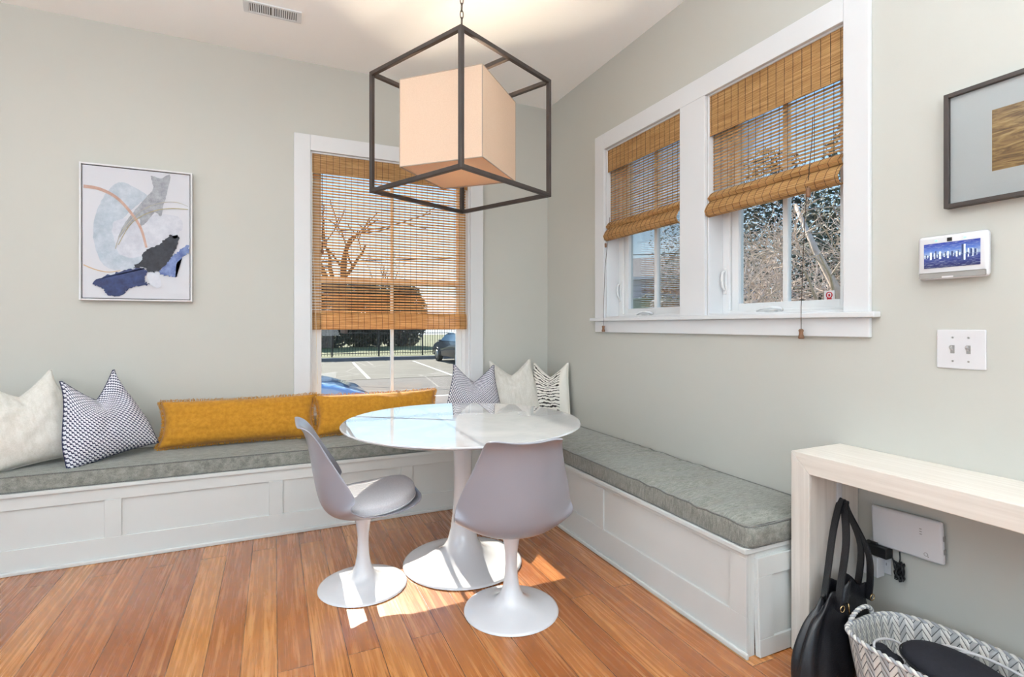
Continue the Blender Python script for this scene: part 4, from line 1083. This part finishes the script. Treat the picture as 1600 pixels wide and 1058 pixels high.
def branch(b, p, d, L_, r, lvl, rnd, spread=0.5, up=0.12, kids=3, segs=5, minr=0.003):
    pts = [p.copy()]; rs = [r]; q = p.copy(); dd = d.copy()
    for i in range(segs):
        dd = (dd+Vector((rnd.gauss(0, 0.16), rnd.gauss(0, 0.16), rnd.gauss(0, 0.12)+up*0.3))).normalized()
        q = q+dd*L_/segs; pts.append(q.copy()); rs.append(max(minr, r*(1-0.55*(i+1)/segs)))
    b.tube(pts, rs, 6 if r > 0.02 else 4, cap=False)
    if lvl == 0: return
    for k in range(kids):
        i = rnd.randint(max(1, segs//3), segs); a = pts[i]
        ax = Vector((rnd.gauss(0, 1), rnd.gauss(0, 1), rnd.gauss(0, 0.6))).normalized()
        nd = (dd+ax*spread*2).normalized()
        branch(b, a, nd, L_*rnd.uniform(0.55, 0.8), max(minr, rs[i]*0.68), lvl-1, rnd, spread, up, kids, segs, minr)

# row of dark evergreens beyond the fence
for i, (x, y, lab) in enumerate(((1.3, 37, 'dark evergreen hedge tree beyond the fence, at the left of the window'), (4.3, 38, 'dark evergreen hedge tree beyond the fence, left of the muntin'), (7.1, 38, 'dark evergreen hedge tree beyond the fence, right of the muntin'))):
    t = empty('evergreen_tree', (x, y, GZ), 0, lab, 'tree', 'evergreens beyond the fence'); b = MB(); rnd = random.Random(30+i)
    leaf_cloud(b, (0, 0, 2.6), (2.2, 1.6, 2.9), 6000, 0.18, rnd, 0.3); tag(b.build('foliage', leafmat('evergreen_leaves', (34, 46, 42), (70, 82, 70)), t, recalc=False), kind='stuff')
    MB().tube([(0, 0, 0), (0.05, 0, 2.0)], [0.2, 0.12], 10).build('trunk', simple('bark', (84, 72, 64), 0.9, 0.2, 8), t)
M['barkp'] = simple('pale_bark', (206, 184, 166), 0.85, 0.2, 12)
M['barkd'] = simple('dark_bark', (104, 84, 70), 0.9, 0.2, 8)
# bare trees seen through the blind
for i, (x, y, lean, h, lab) in enumerate(((-2.6, 7.0, 1.35, 2.2, 'bare leaning tree showing through the back blind'), (7.0, 44, 0.05, 4.5, 'bare tree far beyond the fence, seen through the right side of the back blind'))):
    t = empty('bare_tree', (x, y, GZ), 0, lab, 'tree'); rnd = random.Random(50+i); b = MB()
    tr = MB().tube([(0, 0, 0), (lean*0.5, 0, h*0.6), (lean*1.3, 0, h)], [0.17, 0.14, 0.11], 10).build('trunk', M['barkd'], t, smooth=True)
    for k in range(5):
        branch(b, Vector((lean*1.3, 0, h-0.15*k)), Vector((rnd.uniform(-0.9, 0.9), rnd.uniform(-0.5, 0.5), 0.9)).normalized(), h*0.62, 0.075, 3, rnd, 0.42, 0.1, 2, 5, 0.010)
    b.build('branches', M['barkd'], t)
# house beyond the first right window
hs_ = empty('neighbour_house', (18.3, 19.2, GZ), R(-48), 'grey sided neighbouring house with a shingled roof, seen through the far right window', 'house')
def siding():
    n = NT('lap_siding'); x, y, z = n.xyz(n.coord()); f = n.math('FRACT', n.math('MULTIPLY', z, 3.2))
    n.set(color=n.mix(n.math('LESS_THAN', f, 0.10), lin((176, 182, 198)), lin((120, 126, 142))), rough=0.8); return n.m
b = MB(); b.box(-5, 5, 0, 8, 0, 4.6); b.build('walls', siding(), hs_)
b = MB(); b.prism([(-0.5, 4.5), (8.5, 4.5), (4, 6.2)], 11, (-5.5, 0, 0), (0, 1, 0), (0, 0, 1), (1, 0, 0)); b.build('roof', simple('roof_shingle', (152, 140, 134), 0.9, 0.12, 6), hs_)
b = MB(); b.box(-5.5, 5.5, -0.56, -0.50, 4.4, 4.55); b.build('fascia', M['trim'], hs_)
b = MB(); b.box(-1.5, -0.5, -0.03, 0, 1.2, 2.6); b.build('window', M['glass'], hs_)
sd = empty('garden_shed', (10.9, 10.9, GZ), R(-20), 'small pale shed with a low pitched roof in front of the grey house', 'shed')
b = MB(); b.box(-1.3, 1.3, 0, 2, 0, 2.1); b.build('walls', siding(), sd)
b = MB(); b.prism([(-1.5, 2.05), (1.5, 2.05), (0, 2.75)], 2.4, (0, -0.2, 0), (1, 0, 0), (0, 0, 1), (0, 1, 0)); b.build('roof', simple('shed_roof', (176, 172, 168), 0.9, 0.1, 8), sd)
gb = empty('green_cabinet', (6.05, 6.55, GZ), R(-39), 'tall green box standing outside the far right window', 'cabinet')
MB().box(-0.33, 0.33, -0.3, 0.3, 0, 2.35, 0.03).build('box_body', simple('bin_green', (96, 132, 88), 0.5, 0.05, 4), gb)
MB().box(-0.36, 0.36, -0.33, 0.33, 2.351, 2.42, 0.02).build('lid', simple('bin_lid', (84, 118, 78), 0.5, 0.05, 4), gb)
o = MB().tube([(0, -20, 0), (0.0, 0, -0.25), (0, 20, 0)], 0.018, 6).build('power_line', M['black']); o.location = (9.5, 10, 3.9)
o.rotation_euler = (0, 0, R(51)); tag(o, 'dark power line crossing the sky outside the far right window', 'cable')
# oak outside, right half of the first right window
ok = empty('oak_tree', (8.6, 7.45, GZ), 0, 'leafy oak outside the far right window', 'tree'); rnd = random.Random(77)
b = MB(); br_ = MB()
for c_, r_, n_ in (((0, 0, 2.6), (1.25, 1.2, 1.6), 5200), ((-0.2, 0.9, 2.3), (0.75, 0.8, 0.8), 1200), ((0.3, 0.2, 4.1), (1.2, 1.3, 1.3), 3600), ((0.2, -0.5, 1.3), (1.0, 0.9, 1.0), 2200)):
    leaf_cloud(b, c_, r_, n_, 0.042, rnd, 0.1)
tag(b.build('foliage', leafmat('oak_leaves', (52, 60, 42), (116, 120, 94)), ok, recalc=False), kind='stuff')
for k in range(7): branch(br_, Vector((0, 0, 1.0)), Vector((rnd.uniform(-0.8, 0.8), rnd.uniform(-0.8, 0.8), 1.3)).normalized(), 0.85, 0.04, 3, rnd, 0.4)
br_.tube([(0, 0, 0), (0.05, 0, 1.1)], [0.16, 0.12], 10); br_.build('trunk', M['barkp'], ok)
# bare thicket and dark shrubs outside the second right window
for i, (x, y, z, sx, sy, sz, lab) in enumerate(((8.6, 4.9, 2.4, 1.3, 1.8, 3.6, 'dark green shrub behind the bare branches, left half of the nearer right window'), (8.0, 1.9, 2.4, 1.3, 1.6, 3.6, 'dark green shrub behind the bare branches, right half of the nearer right window'))):
    t = empty('evergreen_shrub', (x, y, GZ), 0, lab, 'shrub'); b = MB(); rnd = random.Random(90+i)
    leaf_cloud(b, (0, 0, z), (sx, sy, sz), 22000, 0.065, rnd, 0.4)
    tag(b.build('foliage', leafmat('shrub_leaves', (34, 50, 42), (80, 92, 74)), t, recalc=False), kind='stuff')
    MB().tube([(0, 0, 0), (0, 0, 1.6)], [0.12, 0.08], 8).build('trunk', M['barkd'], t)
for i, (x, y, lab) in enumerate(((4.6, 1.75, 'bare pale-barked tree, its branches filling the nearer right window from the left'), (3.7, -0.15, 'bare tree whose thick pinkish limb crosses the right half of the nearer right window'), (6.6, 3.2, 'bare tangled tree standing behind the others, nearest to the leafy oak'), (6.4, 1.2, 'bare tangled tree deepest in the thicket outside the nearer right window'))):
    t = empty('bare_tree', (x, y, GZ), 0, lab, 'tree'); rnd = random.Random(110+i*3); b = MB()
    tr = MB().tube([(0, 0, 0), (0.03, 0.05, 1.0), (0.0, 0.1, 2.15)], [0.10, 0.085, 0.07], 10).build('trunk', M['barkp'], t, smooth=True)
    for k in range(8):
        a = 2*PI*k/8+rnd.uniform(-0.3, 0.3)
        branch(b, Vector((0, 0.08, 1.25+0.12*k)), Vector((math.cos(a)*0.8, math.sin(a)*0.8, rnd.uniform(0.1, 1.2))).normalized(), 0.95, 0.024, 4, rnd, 0.5, 0.08, 3, 6, 0.0040)
    b.build('branches', M['barkp'], t)
    if i == 1:
        MB().tube([(0.0, 0.05, 1.2), (-0.1, -0.05, 1.7), (-0.1, -0.0, 2.1), (-0.2, 0.2, 2.6), (-0.15, 0.5, 3.2)], [0.06, 0.055, 0.045, 0.035, 0.02], 10).build('limb', M['barkp'], t, smooth=True)

# cars
def car(loc, rz, scale, paintm, label):
    t = empty('parked_car', loc, rz, label, 'car'); L_, W_, H_ = 4.6, 1.82, 1.45
    prof = [(-2.28, 0.35), (-2.30, 0.62), (-2.22, 0.86), (-1.95, 0.97), (-1.55, 1.02), (-0.95, 1.40), (-0.5, 1.46), (0.2, 1.45), (0.55, 1.36), (1.15, 1.02), (1.7, 0.94), (2.15, 0.80), (2.30, 0.58), (2.28, 0.34), (1.85, 0.28), (-1.85, 0.28)]
    b = MB(); rings = []
    for y in (-0.91, -0.88, -0.70, 0.70, 0.88, 0.91):
        k = 1.0 if abs(y) < 0.75 else (0.985 if abs(y) < 0.9 else 0.95)
        rings.append([b.bm.verts.new((x*k, y*(1-0.16*max(0, (z-0.95)/0.5)) if abs(y) > 0.6 else y*(1-0.16*max(0, (z-0.95)/0.5)), 0.3+(z-0.3)*k)) for x, z in prof])
    for A, B in zip(rings, rings[1:]):
        for i in range(len(A)): b.bm.faces.new((A[i], A[(i+1) % len(A)], B[(i+1) % len(B)], B[i]))
    b.bm.faces.new(rings[0]); b.bm.faces.new(list(reversed(rings[-1])))
    b.build('body', paintm, t, smooth=True)
    gl = simple('car_glass', (96, 126, 150), 0.06, 0.05, 2, spec=0.9)
    b = MB(); b.quad((0.62, -0.66, 1.345), (1.12, -0.74, 1.06), (1.12, 0.74, 1.06), (0.62, 0.66, 1.345)); b.build('windshield', gl, t, solid=0.01, off=1)
    b = MB(); b.quad((-1.0, -0.66, 1.385), (-1.5, -0.74, 1.07), (-1.5, 0.74, 1.07), (-1.0, 0.66, 1.385)); b.build('rear_window', gl, t, solid=0.01, off=-1)
    for s in (-1, 1):
        b = MB(); b.quad((-1.25, s*0.895, 1.04), (1.0, s*0.895, 1.03), (0.5, s*0.80, 1.33), (-0.85, s*0.80, 1.36)); b.build('side_window', gl, t, solid=0.012, off=0)
        for x in (-1.42, 1.42):
            b = MB(); b.lathe([(0.20, -0.11), (0.33, -0.11), (0.345, -0.07), (0.345, 0.07), (0.33, 0.11), (0.20, 0.11)], 32)
            b.bm.transform(Matrix.Translation((x, s*0.83, 0.345)) @ Matrix.Rotation(PI/2, 4, 'X')); wh = b.build('wheel', M['black'], t)
            b = MB(); b.lathe([(0.20, 0), (0.19, 0.02), (0.05, 0.03)], 24); b.bm.transform(Matrix.Translation((x, s*0.945, 0.345)) @ Matrix.Rotation(-s*PI/2, 4, 'X')); b.build('rim', M['silver'], wh)
        MB().box(2.12, 2.24, s*0.5, s*0.78, 0.62, 0.74, 0.02).build('headlight', M['silver'], t)
        MB().box(-2.26, -2.16, s*0.5, s*0.8, 0.70, 0.84, 0.02).build('tail_light', simple('tail_red', (150, 20, 20), 0.3), t)
        MB().box(0.75, 0.92, s*0.92, s*1.04, 0.98, 1.08, 0.02).build('mirror', paintm, t)
    return t
car((6.25, 19.9, GZ), R(92), 1, simple('dark_car_paint', (44, 54, 66), 0.25, 0.1, 3, coat=0.6), 'dark car parked at the right edge of the parking lot')
car((-3.05, 4.25, GZ), R(0), 1, simple('near_car_paint', (120, 160, 205), 0.2, 0.05, 3, coat=0.8), 'pale blue car close outside the back window, only its front end showing')
